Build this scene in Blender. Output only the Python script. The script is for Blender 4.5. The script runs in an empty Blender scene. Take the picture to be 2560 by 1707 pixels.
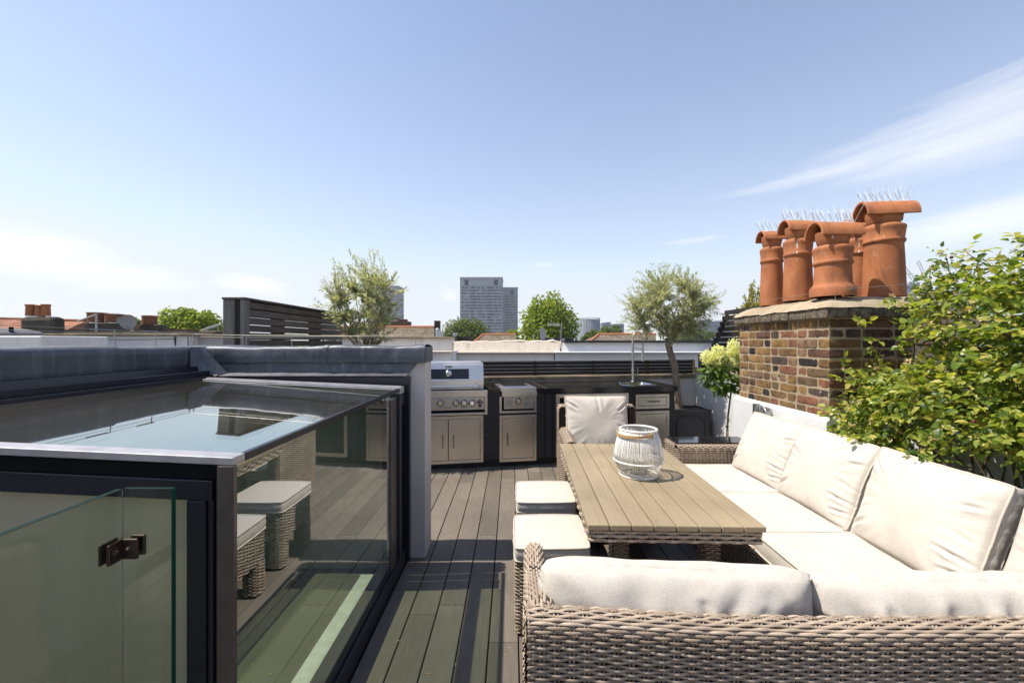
import bpy, math, random
import numpy as np
from mathutils import noise, Vector

R = math.radians
C = bpy.context.scene
COL = C.collection
F, CX, CY, H = 1066.7, 1280.0, 853.5, 1.5
rng = np.random.default_rng(7)


def W(u, v, Y):
    """world point at depth Y that lies on the sight line of photo pixel u, v"""
    return np.array([(u - CX) / F * Y, Y, H - (v - CY) / F * Y])


# ------------------------------------------------------------------ mesh kit
class MB:
    def __init__(self, T=None):
        self.V, self.Fs, self.n, self.T = [], [], 0, T

    def add(self, v, faces):
        v = np.asarray(v, float).reshape(-1, 3)
        if self.T is not None:
            v = self.T(v)
        self.V.append(v)
        if isinstance(faces, np.ndarray):
            self.Fs.append(faces.astype(np.int64) + self.n)
        else:
            by = {}
            for f in faces:
                by.setdefault(len(f), []).append(f)
            for k, fl in by.items():
                self.Fs.append(np.array(fl, np.int64) + self.n)
        self.n += len(v)
        return self

    def box(self, x0, x1, y0, y1, z0, z1):
        v = [(x, y, z) for z in (z0, z1) for y in (y0, y1) for x in (x0, x1)]
        return self.add(v, [(0, 2, 3, 1), (4, 5, 7, 6), (0, 1, 5, 4), (2, 6, 7, 3), (0, 4, 6, 2), (1, 3, 7, 5)])

    def hexa(self, p):
        """8 corners: bottom ring of four (ccw from above), then the top ring"""
        return self.add(p, [(3, 2, 1, 0), (4, 5, 6, 7), (0, 1, 5, 4), (1, 2, 6, 5), (2, 3, 7, 6), (3, 0, 4, 7)])

    def bar(self, a, b, w, h, up=(0, 0, 1)):
        a, b = np.array(a, float), np.array(b, float)
        d = b - a
        d /= np.linalg.norm(d)
        s = np.cross(d, up)
        s /= np.linalg.norm(s)
        t = np.cross(s, d)
        o = [(-1, -1), (1, -1), (1, 1), (-1, 1)]
        v = [a + s * i * w / 2 + t * j * h / 2 for i, j in o] + [b + s * i * w / 2 + t * j * h / 2 for i, j in o]
        return self.hexa(v)

    def prism(self, poly, axis, a0, a1):
        """polygon in the plane across axis (0 x, 1 y, 2 z), extruded a0..a1"""
        n = len(poly)
        v = []
        for a in (a0, a1):
            for p in poly:
                q = list(p)
                q.insert(axis, a)
                v.append(q)
        f = [tuple(range(n))[::-1], tuple(range(n, 2 * n))]
        f += [(i, (i + 1) % n, n + (i + 1) % n, n + i) for i in range(n)]
        return self.add(v, f)

    def tube(self, pts, r, n=6, closed=False, caps=True, flat=1.0):
        P = np.asarray(pts, float)
        m = len(P)
        r = np.full(m, r) if np.isscalar(r) else np.asarray(r, float)
        T = np.gradient(P, axis=0) if not closed else (np.roll(P, -1, 0) - np.roll(P, 1, 0))
        T /= np.linalg.norm(T, axis=1)[:, None] + 1e-12
        up = np.array([0, 0, 1.0]) if abs(T[0][2]) < .9 else np.array([1.0, 0, 0])
        S = np.zeros_like(P)
        s = np.cross(T[0], up)
        s /= np.linalg.norm(s)
        for i in range(m):
            s = s - T[i] * s.dot(T[i])
            s /= np.linalg.norm(s) + 1e-12
            S[i] = s
        U = np.cross(S, T)
        a = np.linspace(0, 2 * np.pi, n, endpoint=False)
        v = P[:, None] + r[:, None, None] * (np.cos(a)[None, :, None] * S[:, None] + flat * np.sin(a)[None, :, None] * U[:, None])
        f = []
        mm = m if closed else m - 1
        for i in range(mm):
            j = (i + 1) % m
            for k in range(n):
                f.append((i * n + k, i * n + (k + 1) % n, j * n + (k + 1) % n, j * n + k))
        if caps and not closed:
            f.append(tuple(range(n))[::-1])
            f.append(tuple(range((m - 1) * n, m * n)))
        return self.add(v.reshape(-1, 3), f)

    def lathe(self, prof, c, n=32, ax=2, caps=False):
        prof = np.asarray(prof, float)
        a = np.linspace(0, 2 * np.pi, n, endpoint=False)
        v = np.zeros((len(prof), n, 3))
        i, j = [(1, 2), (2, 0), (0, 1)][ax]
        v[:, :, i] = prof[:, 0:1] * np.cos(a)
        v[:, :, j] = prof[:, 0:1] * np.sin(a)
        v[:, :, ax] = prof[:, 1:2]
        f = [(p * n + k, p * n + (k + 1) % n, (p + 1) * n + (k + 1) % n, (p + 1) * n + k)
             for p in range(len(prof) - 1) for k in range(n)]
        if caps:
            f.append(tuple(range(n))[::-1])
            f.append(tuple(range((len(prof) - 1) * n, len(prof) * n)))
        return self.add(v.reshape(-1, 3) + np.asarray(c, float), f)

    def ball(self, c, r, n=10):
        t = np.linspace(0, np.pi, n)
        r = np.asarray(r, float) * np.ones(3)
        return self.lathe([(max(1e-4, math.sin(x)) * r[0], -math.cos(x) * r[2]) for x in t], c, n + 2)

    def grid(self, P, closed_u=False):
        """P: (a, b, 3) array of points"""
        a, b = P.shape[:2]
        i = np.arange(a * b).reshape(a, b)
        if closed_u:
            i = np.vstack([i, i[:1]])
        q = np.stack([i[:-1, :-1], i[1:, :-1], i[1:, 1:], i[:-1, 1:]], -1).reshape(-1, 4)
        return self.add(P.reshape(-1, 3), q)

    def build(self, name, mat, parent=None, smooth=False, bevel=0, sharp=None, segs=2):
        V = np.concatenate(self.V) if self.V else np.zeros((0, 3))
        o0 = ORIGIN.get(parent.name, np.zeros(3)) if parent else np.zeros(3)
        V = V - o0
        me = bpy.data.meshes.new(name)
        tot = [f.shape[1] * np.ones(len(f), np.int64) for f in self.Fs]
        loops = np.concatenate([f.ravel() for f in self.Fs])
        totals = np.concatenate(tot)
        starts = np.concatenate([[0], np.cumsum(totals)[:-1]])
        me.vertices.add(len(V))
        me.vertices.foreach_set('co', V.ravel())
        me.loops.add(len(loops))
        me.loops.foreach_set('vertex_index', loops.astype(np.int32))
        me.polygons.add(len(totals))
        me.polygons.foreach_set('loop_start', starts.astype(np.int32))
        me.polygons.foreach_set('loop_total', totals.astype(np.int32))
        me.update(calc_edges=True)
        me.validate()
        me.polygons.foreach_set('use_smooth', np.full(len(me.polygons), bool(smooth or sharp)))
        if smooth or sharp:
            if sharp:
                me.set_sharp_from_angle(angle=R(sharp))
        me.materials.append(mat)
        ob = bpy.data.objects.new(name, me)
        COL.objects.link(ob)
        if parent:
            ob.parent = parent
            ORIGIN[ob.name] = o0
        if bevel:
            m = ob.modifiers.new('bevel', 'BEVEL')
            m.width, m.segments, m.limit_method = bevel, segs, 'ANGLE'
            m.angle_limit = R(40)
        return ob


ORIGIN = {}


def tag(o, label, cat, group=None):
    o['label'], o['category'] = label, cat
    if group:
        o['group'] = group
    return o


def thing(name, label, cat, loc=(0, 0, 0), group=None):
    o = bpy.data.objects.new(name, None)
    COL.objects.link(o)
    o.empty_display_size = .1
    o.location = [float(c) for c in loc]
    ORIGIN[o.name] = np.array(loc, float)
    return tag(o, label, cat, group)


def struct(o, kind='structure'):
    o['kind'] = kind
    return o


def box(name, mat, parent, x0, x1, y0, y1, z0, z1, bevel=0, T=None):
    return MB(T).box(x0, x1, y0, y1, z0, z1).build(name, mat, parent, bevel=bevel)


def copy_tree(o, parent=None):
    c = o.copy()
    COL.objects.link(c)
    if parent:
        c.parent = parent
    for ch in list(o.children):
        copy_tree(ch, c)
    return c


def fbm(p, sc, oct=3):
    return noise.fractal(Vector((p[0] * sc, p[1] * sc, p[2] * sc)), 1.0, 2.0, oct)


# ------------------------------------------------------------------ materials
KALB = .82       # one albedo scale for every non-metal, matched to the exposure


def rgb(c):
    return (c[0], c[1], c[2], 1)


class Mat:
    def __init__(self, name):
        m = bpy.data.materials.new(name)
        m.use_nodes = True
        self.m, self.t = m, m.node_tree
        self.t.nodes.clear()
        self.out = self.n('ShaderNodeOutputMaterial')
        self.co = self.n('ShaderNodeTexCoord').outputs['Object']

    def n(self, ty, **k):
        nd = self.t.nodes.new(ty)
        for a, b in k.items():
            setattr(nd, a, b)
        return nd

    def l(self, a, b):
        self.t.links.new(a, b)

    def scaled(self, s):
        mp = self.n('ShaderNodeMapping')
        self.l(self.co, mp.inputs[0])
        mp.inputs['Scale'].default_value = s
        return mp.outputs[0]

    def noise(self, scale, detail=4, rough=.55, stretch=None):
        nd = self.n('ShaderNodeTexNoise')
        nd.inputs['Scale'].default_value = scale
        nd.inputs['Detail'].default_value = detail
        nd.inputs['Roughness'].default_value = rough
        self.l(self.scaled(stretch) if stretch else self.co, nd.inputs['Vector'])
        return nd.outputs['Fac']

    def ramp(self, fac, stops, interp='LINEAR'):
        nd = self.n('ShaderNodeValToRGB')
        nd.color_ramp.interpolation = interp
        e = nd.color_ramp.elements
        while len(e) < len(stops):
            e.new(.5)
        for k, (p, c) in enumerate(stops):
            e[k].position = p
            e[k].color = rgb(c) if not np.isscalar(c) else (c, c, c, 1)
        self.l(fac, nd.inputs[0])
        return nd.outputs[0]

    def mix(self, fac, a, b, blend='MIX'):
        nd = self.n('ShaderNodeMix', data_type='RGBA', blend_type=blend)
        for s, k in ((fac, 0), (a, 6), (b, 7)):
            if hasattr(s, 'links'):
                self.l(s, nd.inputs[k])
            elif np.isscalar(s):
                nd.inputs[k].default_value = s
            else:
                nd.inputs[k].default_value = rgb(s)
        return nd.outputs[2]

    def math(self, op, a, b=None, c=None, clamp=False):
        nd = self.n('ShaderNodeMath', operation=op, use_clamp=clamp)
        for k, s in enumerate((a, b, c)):
            if s is None:
                continue
            if hasattr(s, 'links'):
                self.l(s, nd.inputs[k])
            else:
                nd.inputs[k].default_value = s
        return nd.outputs[0]

    def island(self):
        return self.n('ShaderNodeNewGeometry').outputs['Random Per Island']

    def bump(self, h, strength=.3, dist=.01, prev=None):
        nd = self.n('ShaderNodeBump')
        nd.inputs['Strength'].default_value = strength
        nd.inputs['Distance'].default_value = dist
        self.l(h, nd.inputs['Height'])
        if prev:
            self.l(prev, nd.inputs['Normal'])
        return nd.outputs[0]

    def pbr(self, col, rough=.5, metal=0, normal=None, spec=.5, aniso=None):
        if np.isscalar(metal) and metal < .5:
            col = self.mix(1.0, col, (KALB,) * 3, 'MULTIPLY') if hasattr(col, 'links') else tuple(x * KALB for x in col)
        p = self.n('ShaderNodeBsdfPrincipled')
        for s, k in ((col, 'Base Color'), (rough, 'Roughness'), (metal, 'Metallic'), (normal, 'Normal'), (spec, 'Specular IOR Level')):
            if s is None:
                continue
            if hasattr(s, 'links'):
                self.l(s, p.inputs[k])
            elif k == 'Base Color':
                p.inputs[k].default_value = rgb(s)
            else:
                p.inputs[k].default_value = s
        return p.outputs[0]

    def done(self, sh):
        self.l(sh, self.out.inputs[0])
        return self.m


def simple(name, a, b, scale=8, rough=.6, metal=0, bump=.15, bscale=60, bdist=.002, stretch=None, isl=0, spec=.5):
    """two colours mixed by noise, optional per-piece variation, a fine bump"""
    M = Mat(name)
    f = M.noise(scale, 5, .6, stretch)
    c = M.ramp(f, [(.3, a), (.7, b)])
    if isl:
        c = M.mix(1.0, c, M.ramp(M.island(), [(0, 1 - isl), (1, 1 + isl * .6)]), 'MULTIPLY')
    nb = M.bump(M.noise(bscale, 4, .6, stretch), bump, bdist) if bump else None
    return M.done(M.pbr(c, rough, metal, nb, spec))


def glass(name, r0, tint, dust=0, power=5.0):
    M = Mat(name)
    lw = M.n('ShaderNodeLayerWeight')
    lw.inputs['Blend'].default_value = .5
    f = M.math('POWER', lw.outputs['Facing'], power)
    f = M.math('MULTIPLY_ADD', f, 1 - r0, r0, True)
    tr = M.n('ShaderNodeBsdfTransparent')
    tr.inputs[0].default_value = rgb(tint)
    gl = M.n('ShaderNodeBsdfGlossy')
    gl.inputs['Roughness'].default_value = .0
    gl.inputs[0].default_value = (.92, .955, .98, 1)
    mx = M.n('ShaderNodeMixShader')
    M.l(f, mx.inputs[0]); M.l(tr.outputs[0], mx.inputs[1]); M.l(gl.outputs[0], mx.inputs[2])
    sh = mx.outputs[0]
    if dust:
        d = M.n('ShaderNodeBsdfDiffuse')
        d.inputs[0].default_value = (.135, .112, .082, 1)
        n1 = M.noise(2.5, 4, .65, (1.0, .35, 1))
        n2 = M.noise(240, 2, .6)
        fac = M.math('MULTIPLY', M.ramp(n1, [(.35, .35), (.75, 1.0)]), M.ramp(n2, [(.42, .45), (.62, 1.0)]))
        fac = M.math('MULTIPLY', fac, dust)
        m2 = M.n('ShaderNodeMixShader')
        M.l(fac, m2.inputs[0]); M.l(sh, m2.inputs[1]); M.l(d.outputs[0], m2.inputs[2])
        sh = m2.outputs[0]
    return M.done(sh)


def leafmat(name, stops, trans=.35, rough=.45, spec=.35):
    M = Mat(name)
    c = M.ramp(M.island(), stops)
    p = M.pbr(c, rough, 0, None, spec)
    t = M.n('ShaderNodeBsdfTranslucent')
    M.l(M.mix(1.0, c, (1.15, 1.15, .5), 'MULTIPLY'), t.inputs[0])
    mx = M.n('ShaderNodeMixShader')
    mx.inputs[0].default_value = trans
    M.l(p, mx.inputs[1]); M.l(t.outputs[0], mx.inputs[2])
    return M.done(mx.outputs[0])


def lead_mat():
    M = Mat('lead')
    n1 = M.noise(3, 5, .65)
    streak = M.noise(9, 5, .7, (3.0, 3.0, .22))
    fine = M.noise(40, 4, .7)
    c = M.ramp(n1, [(.3, (.060, .065, .082)), (.7, (.135, .145, .172))])
    c = M.mix(M.ramp(streak, [(.52, 0.0), (.74, .55)]), c, (.27, .285, .31))
    c = M.mix(M.ramp(fine, [(.5, 0.0), (.75, .35)]), c, (.07, .07, .085))
    b = M.bump(M.noise(5, 3, .5), .35, .02)
    b = M.bump(fine, .12, .004, b)
    return M.done(M.pbr(c, M.ramp(n1, [(.2, .38), (.8, .6)]), .35, b))


def brick_mat():
    M = Mat('stock_brick')
    i = M.island()
    c = M.ramp(i, [(0, (.27, .16, .07)), (.16, (.40, .235, .09)), (.30, (.46, .29, .12)), (.38, (.19, .10, .07)), (.48, (.12, .085, .07)),
                   (.55, (.038, .034, .035)), (.585, (.27, .15, .09)), (.70, (.33, .145, .085)), (.78, (.34, .21, .13)), (.90, (.21, .14, .08)), (.96, (.46, .29, .18))], 'CONSTANT')
    n1 = M.noise(14, 6, .7)
    c = M.mix(M.ramp(n1, [(.38, .7), (.52, 0.0)]), c, M.mix(1.0, c, (.34, .31, .32), 'MULTIPLY'))
    c = M.mix(M.ramp(M.noise(30, 4, .7), [(.58, 0.0), (.72, .45)]), c, (.36, .26, .15))
    c = M.mix(M.ramp(M.noise(2.6, 5, .65, (1.4, 1.4, .5)), [(.46, 0.0), (.66, .62)]), c, (.06, .048, .04))
    b = M.bump(M.noise(60, 6, .75), 1.0, .02)
    return M.done(M.pbr(c, .9, 0, b, .2))


def fabric_mat():
    M = Mat('cream_fabric')
    w = M.math('MULTIPLY', M.noise(420, 2, .5, (1, 1, .35)), M.math('MULTIPLY', M.noise(420, 2, .5, (.35, .35, 1)), 2.0))
    big = M.noise(5, 4, .6)
    c = M.ramp(big, [(.3, (.615, .565, .50)), (.7, (.675, .63, .57))])
    c = M.mix(M.ramp(w, [(.38, .30), (.6, 0.0)]), c, (.46, .39, .31))
    c = M.mix(M.ramp(M.noise(11, 3, .6), [(.70, 0.0), (.78, .25)]), c, (.52, .43, .32))
    b = M.bump(w, .22, .002)
    b = M.bump(M.noise(9, 3, .5), .25, .02, b)
    p = M.n('ShaderNodeBsdfPrincipled')
    M.l(M.mix(1.0, c, (KALB,) * 3, 'MULTIPLY'), p.inputs['Base Color']); M.l(b, p.inputs['Normal'])
    p.inputs['Roughness'].default_value = .95
    p.inputs['Specular IOR Level'].default_value = .1
    return M.done(p.outputs[0])


def wood_mat(name, a, b, axis, rough=.7, isl=.25, spec=.3, scale=7, bump=.25):
    st = [1, 1, 1]
    st = [9, 9, 9]
    st[axis] = .5
    M = Mat(name)
    f = M.noise(scale, 6, .7, tuple(st))
    c = M.ramp(f, [(.3, a), (.7, b)])
    big = M.noise(1.6, 3, .5)
    c = M.mix(1.0, c, M.ramp(big, [(.3, .82), (.7, 1.15)]), 'MULTIPLY')
    if isl:
        c = M.mix(1.0, c, M.ramp(M.island(), [(0, 1 - isl), (1, 1 + isl)]), 'MULTIPLY')
    return M.done(M.pbr(c, rough, 0, M.bump(f, bump, .003), spec))


def steel_mat(name='brushed_steel', col=(.66, .62, .565), rough=.30, st=(1, 1, 40)):
    M = Mat(name)
    f = M.noise(6, 4, .6, st)
    big = M.noise(2.0, 2, .5)
    r = M.ramp(f, [(.3, rough * .8), (.7, rough * 1.35)])
    b = M.bump(f, .02, .001)
    b = M.bump(big, .03, .02, b)
    return M.done(M.pbr(col, r, 1.0, b))


def render_mat(name, a, b, stain=.0, bs=120, bump=.5):
    M = Mat(name)
    c = M.ramp(M.noise(3, 5, .6), [(.3, a), (.7, b)])
    if stain:
        s = M.noise(2.2, 6, .7, (1.6, 1.6, .35))
        c = M.mix(M.ramp(s, [(.52, 0.0), (.72, stain)]), c, (.22, .19, .15))
        c = M.mix(M.ramp(M.noise(16, 5, .7), [(.6, 0.0), (.72, stain)]), c, (.12, .10, .07))
    return M.done(M.pbr(c, .85, 0, M.bump(M.noise(bs, 5, .7), bump, .004), .25))


def tile_mat(name, a, b, mortar, s):
    M = Mat(name)
    t = M.n('ShaderNodeTexBrick')
    t.inputs['Scale'].default_value = s
    t.inputs['Color1'].default_value, t.inputs['Color2'].default_value, t.inputs['Mortar'].default_value = rgb(a), rgb(b), rgb(mortar)
    t.inputs['Mortar Size'].default_value = .03
    t.inputs['Brick Width'].default_value = .5
    t.inputs['Row Height'].default_value = .3
    mp = M.n('ShaderNodeMapping')
    mp.inputs['Rotation'].default_value = (R(90), 0, 0)
    M.l(M.co, mp.inputs[0]); M.l(mp.outputs[0], t.inputs[0])
    c = M.mix(1.0, t.outputs['Color'], M.ramp(M.noise(1.3, 6, .7), [(.3, .6), (.7, 1.3)]), 'MULTIPLY')
    return M.done(M.pbr(c, .85, 0, M.bump(t.outputs['Fac'], -.5, .02), .2))


def terracotta_mat():
    M = Mat('terracotta')
    c = M.ramp(M.noise(4, 5, .6), [(.3, (.42, .145, .055)), (.7, (.55, .21, .083))])
    c = M.mix(M.ramp(M.noise(3, 6, .75, (1.5, 1.5, .6)), [(.42, 0.0), (.66, .72)]), c, (.17, .070, .040))
    c = M.mix(M.ramp(M.noise(26, 5, .8), [(.62, 0.0), (.72, .5)]), c, (.46, .30, .2))
    c = M.mix(M.ramp(M.noise(20, 2, .5, (1, 1, .12)), [(.735, 0.0), (.75, .8)]), c, (.75, .72, .68))
    c = M.mix(M.ramp(M.noise(9, 5, .7), [(.55, 0.0), (.75, .35)]), c, (.62, .40, .27))
    ri = M.noise(30, 2, .5, (.02, .02, 3))
    b = M.bump(ri, .15, .004)
    b = M.bump(M.noise(60, 5, .7), .3, .002, b)
    return M.done(M.pbr(c, .75, 0, b, .3))


def wicker_mat(name, lo, hi):
    M = Mat(name)
    c = M.ramp(M.island(), [(0, lo), (.45, tuple((x + y) / 2 for x, y in zip(lo, hi))), (1, hi)])
    c = M.mix(1.0, c, M.ramp(M.noise(3.5, 4, .6), [(.3, .78), (.7, 1.15)]), 'MULTIPLY')
    c = M.mix(1.0, c, M.ramp(M.noise(60, 3, .6), [(.3, .8), (.7, 1.12)]), 'MULTIPLY')
    return M.done(M.pbr(c, .5, 0, M.bump(M.noise(300, 2, .5), .15, .001), .35))


def plain(name, c, rough=.5, metal=0, spec=.5):
    M = Mat(name)
    f = M.noise(20, 4, .6)
    return M.done(M.pbr(M.mix(M.ramp(f, [(.3, 0.0), (.7, 1.0)]), tuple(x * .86 for x in c), tuple(min(1, x * 1.1) for x in c)),
                        M.ramp(f, [(.2, rough * .85), (.8, rough * 1.15)]), metal, None, spec))


LEAD = lead_mat()
NAVY = plain('navy_aluminium', (.012, .014, .024), .32)
BRONZE = plain('anodised_post', (.115, .098, .095), .34, .6)
ALU = plain('bare_aluminium_edge', (.46, .44, .46), .42, .6)
ROOFGLASS = glass('roof_glass', .06, (.915, .965, .885), .18, 2.8)
SIDEGLASS = glass('side_glass', .08, (.92, .965, .90), 0, 1.6)
CLEARGLASS = glass('balustrade_glass', .025, (.925, .95, .905))
THINGLASS = glass('thin_glass', .03, (.97, .98, .97))
GLASSEDGE = plain('green_glass_edge', (.012, .085, .055), .15)
def blind_mat():
    M = Mat('blind_cloth')
    c = M.ramp(M.noise(3, 4, .6, (6, 6, .5)), [(.3, (.84, .75, .57)), (.7, (.90, .81, .63))])
    p = M.pbr(c, .9, 0, None, .1)
    t = M.n('ShaderNodeBsdfTranslucent')
    M.l(c, t.inputs[0])
    mx = M.n('ShaderNodeMixShader')
    mx.inputs[0].default_value = .45
    M.l(p, mx.inputs[1]); M.l(t.outputs[0], mx.inputs[2])
    return M.done(mx.outputs[0])


BLIND = blind_mat()
RENDER = render_mat('grey_render', (.66, .60, .575), (.74, .675, .645), 0, 150, .8)
WHITE = render_mat('white_render', (.68, .68, .69), (.76, .76, .76), .06, 90, .5)
WHITEOLD = render_mat('weathered_white_render', (.76, .73, .69), (.84, .815, .78), .25, 60, .4)
CREAMOLD = render_mat('weathered_cream_render', (.72, .62, .51), (.80, .71, .60), .5, 50, .5)
DECK = wood_mat('deck_board', (.140, .117, .093), (.198, .169, .138), 1, .62, .16, .35, 9)
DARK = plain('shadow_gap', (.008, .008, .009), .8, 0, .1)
SLATGREY = wood_mat('weathered_slat', (.10, .084, .072), (.22, .19, .165), 1, .85, .25, .2, 8)
POSTGREY = wood_mat('weathered_post', (.15, .138, .125), (.29, .268, .245), 2, .85, .2, .2, 8)
SLATDARK = wood_mat('dark_slat', (.022, .016, .013), (.055, .042, .034), 0, .7, .3, .3, 8)
SLATBLACK = wood_mat('blackened_slat', (.02, .017, .016), (.05, .043, .04), 1, .8, .3, .25, 8)
COPING = render_mat('old_coping_stone', (.14, .115, .085), (.40, .31, .20), .5, 60, .9)
GRANITE = simple('black_granite', (.008, .008, .009), (.022, .021, .021), 180, .13, 0, 0)
CARCASS = simple('charcoal_board', (.013, .014, .019), (.022, .023, .029), 5, .5, 0, .2, 90)
STEEL = steel_mat()
STEELD = steel_mat('dull_steel', (.52, .50, .47), .34)
HANDLE = steel_mat('dark_steel_handle', (.22, .21, .21), .3)
CHROME = steel_mat('polished_steel', (.72, .71, .70), .12, (1, 1, 1))
BLACKGLASS = plain('black_glass', (.01, .01, .011), .08)
FABRIC = fabric_mat()
PIPING = simple('cream_piping', (.54, .48, .41), (.62, .56, .485), 40, .95, 0, .3, 200)
WICKER = wicker_mat('grey_brown_wicker', (.265, .198, .142), (.54, .43, .325))
WICKDARK = plain('wicker_hollow_dark', (.040, .032, .027), .9, 0, .1)  # dark brown for the shaded hollow behind the weave, also the table foot
TABLETOP = wood_mat('table_board', (.305, .238, .145), (.385, .305, .198), 1, .55, .05, .35, 12, .12)
ROPE = simple('white_cord', (.82, .79, .74), (.88, .86, .82), 60, .8, 0, .3, 300)
BENTWOOD = wood_mat('bent_ash', (.50, .31, .14), (.62, .40, .20), 0, .45, 0, .4)
WAX = plain('candle_wax', (.8, .74, .6), .5)
BRICK = brick_mat()
TOPBRICK = simple('sooty_top_brick', (.045, .036, .028), (.30, .235, .165), 24, .9, 0, 1.0, 60, .02)
INNERGLASS = glass('inner_glass_face', .0, (.93, .97, .91), 0, 60)
MORTAR = render_mat('lime_mortar', (.34, .265, .175), (.45, .36, .24), .25, 130, .8)
FLAUNCH = render_mat('cement_flaunching', (.30, .235, .155), (.50, .41, .29), .5, 40, 1.0)
TERRA = terracotta_mat()
OLIVEBARK = simple('olive_bark', (.17, .135, .10), (.36, .29, .225), 30, .9, 0, .9, 40, .01, (1, 1, .35))
STEM = simple('green_brown_stem', (.06, .055, .025), (.11, .085, .04), 30, .7, 0, .3, 80)
CANE = simple('bamboo_cane', (.42, .29, .13), (.5, .36, .17), 30, .6, 0, .2, 80)
OLIVE = leafmat('olive_leaf', [(0, (.27, .295, .195)), (.35, (.44, .455, .335)), (.7, (.60, .61, .50)), (1, (.80, .80, .72))], .48, .45, .4)
ROSE = leafmat('rose_leaf', [(0, (.055, .11, .02)), (.14, (.11, .18, .026)), (.3, (.21, .30, .04)), (.6, (.35, .41, .06)), (.82, (.44, .45, .07)), (1, (.62, .54, .14))], .52, .36, .5)
HYDLEAF = leafmat('hydrangea_leaf', [(0, (.05, .11, .022)), (.5, (.11, .20, .035)), (1, (.24, .33, .06))], .4, .45)
HYDFLOWER = leafmat('hydrangea_floret', [(0, (.80, .82, .46)), (.5, (.93, .92, .72)), (1, (.98, .97, .88))], .55, .8, .1)
SUMMER = leafmat('plane_tree_leaf', [(0, (.12, .19, .018)), (.5, (.27, .35, .03)), (1, (.44, .48, .06))], .4, .6, .15)
DULLGREEN = leafmat('dull_tree_leaf', [(0, (.075, .12, .025)), (.5, (.14, .19, .04)), (1, (.23, .26, .075))], .35, .7, .1)
BUSHLEAF = leafmat('yellowing_bush_leaf', [(0, (.24, .25, .06)), (.5, (.44, .42, .12)), (1, (.60, .52, .22))], .45, .5, .3)
HIP = plain('rose_hip', (.10, .016, .012), .35)
DRYFLOWER = leafmat('faded_petal', [(0, (.42, .27, .13)), (.5, (.62, .45, .25)), (1, (.74, .62, .42))], .3, .8, .1)
BARK = simple('bark', (.06, .045, .03), (.12, .09, .065), 10, .9, 0, .6, 20, .02)
PLANTER = simple('charcoal_planter', (.036, .037, .043), (.055, .057, .065), 6, .55, 0, .3, 60)
SOIL = simple('soil', (.03, .02, .013), (.09, .065, .045), 30, .95, 0, 1, 40, .02)
WIRE = plain('galvanised_wire', (.35, .33, .30), .4, .6)
CLEARPLASTIC = plain('clear_plastic_spike', (.82, .84, .86), .3)
SLATEROOF = tile_mat('slate_tile', (.16, .125, .09), (.25, .20, .145), (.07, .055, .04), 3.2)
REDROOF = tile_mat('red_pantile', (.30, .115, .06), (.42, .20, .115), (.10, .04, .03), 2.6)
RIDGE = plain('orange_ridge_tile', (.42, .15, .06), .8)
SOOT = render_mat('sooty_render', (.042, .035, .026), (.115, .095, .068), .3, 14, .9)
OLDPOT = simple('sooty_pot', (.15, .06, .032), (.30, .11, .05), 5, .85, 0, .4, 20)
BROWNBRICK = tile_mat('far_brick', (.15, .085, .05), (.22, .13, .085), (.16, .13, .10), 4)
TOWERWALL = plain('tower_concrete', (.36, .375, .41), .8, 0, .2)
TOWERLIGHT = plain('tower_spandrel', (.46, .475, .51), .8, 0, .2)
def window_mat():
    M = Mat('tower_window')
    v = M.n('ShaderNodeTexVoronoi')
    v.inputs['Scale'].default_value = 1.0
    M.l(M.scaled((.55, .01, .37)), v.inputs['Vector'])
    s = M.n('ShaderNodeSeparateColor')
    M.l(v.outputs['Color'], s.inputs[0])
    c = M.ramp(s.outputs[0], [(0, (.05, .06, .075)), (.45, (.13, .15, .18)), (.7, (.26, .29, .33)), (.9, (.48, .51, .56))], 'CONSTANT')
    return M.done(M.pbr(c, .25, 0, None, .4))


TOWERGLASS = window_mat()
GASO = plain('pale_steel_tank', (.30, .325, .365), .6)
FARGREY = plain('far_building', (.28, .30, .34), .8)
SLABGREY = plain('roof_felt', (.16, .16, .165), .9)
DISH = plain('white_dish', (.62, .60, .57), .6)
DISHGREY = plain('grey_dish', (.33, .31, .29), .6)
GROUND = simple('city_ground', (.07, .075, .06), (.14, .13, .11), .02, .9, 0, 0)
CRANE = plain('crane_steel', (.10, .12, .16), .6)
MOSSWALL = render_mat('bare_wall', (.42, .40, .38), (.54, .52, .50), .5, 30, .6)
GALV = steel_mat('galvanised_lamp', (.46, .47, .48), .35, (1, 1, 1))
BADGE = plain('red_bottle_opener', (.10, .02, .02), .5)
PRINT = plain('printed_ink', (.09, .085, .08), .7)
WHITEBADGE = plain('white_badge', (.75, .74, .72), .5)
SILL = plain('white_sill', (.78, .80, .78), .6)
STAIRFLOOR = wood_mat('stair_oak', (.11, .11, .075), (.16, .158, .11), 1, .4, .1)
STAIRWALL = plain('stair_plaster', (.55, .55, .46), .9)


def haze_mat(density):
    M = Mat('haze')
    v = M.n('ShaderNodeVolumePrincipled')
    v.inputs['Color'].default_value = (.86, .91, 1, 1)
    v.inputs['Density'].default_value = density
    v.inputs['Anisotropy'].default_value = .3
    M.l(v.outputs[0], M.out.inputs['Volume'])
    return M.m


HAZE = haze_mat(.0004)

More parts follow.
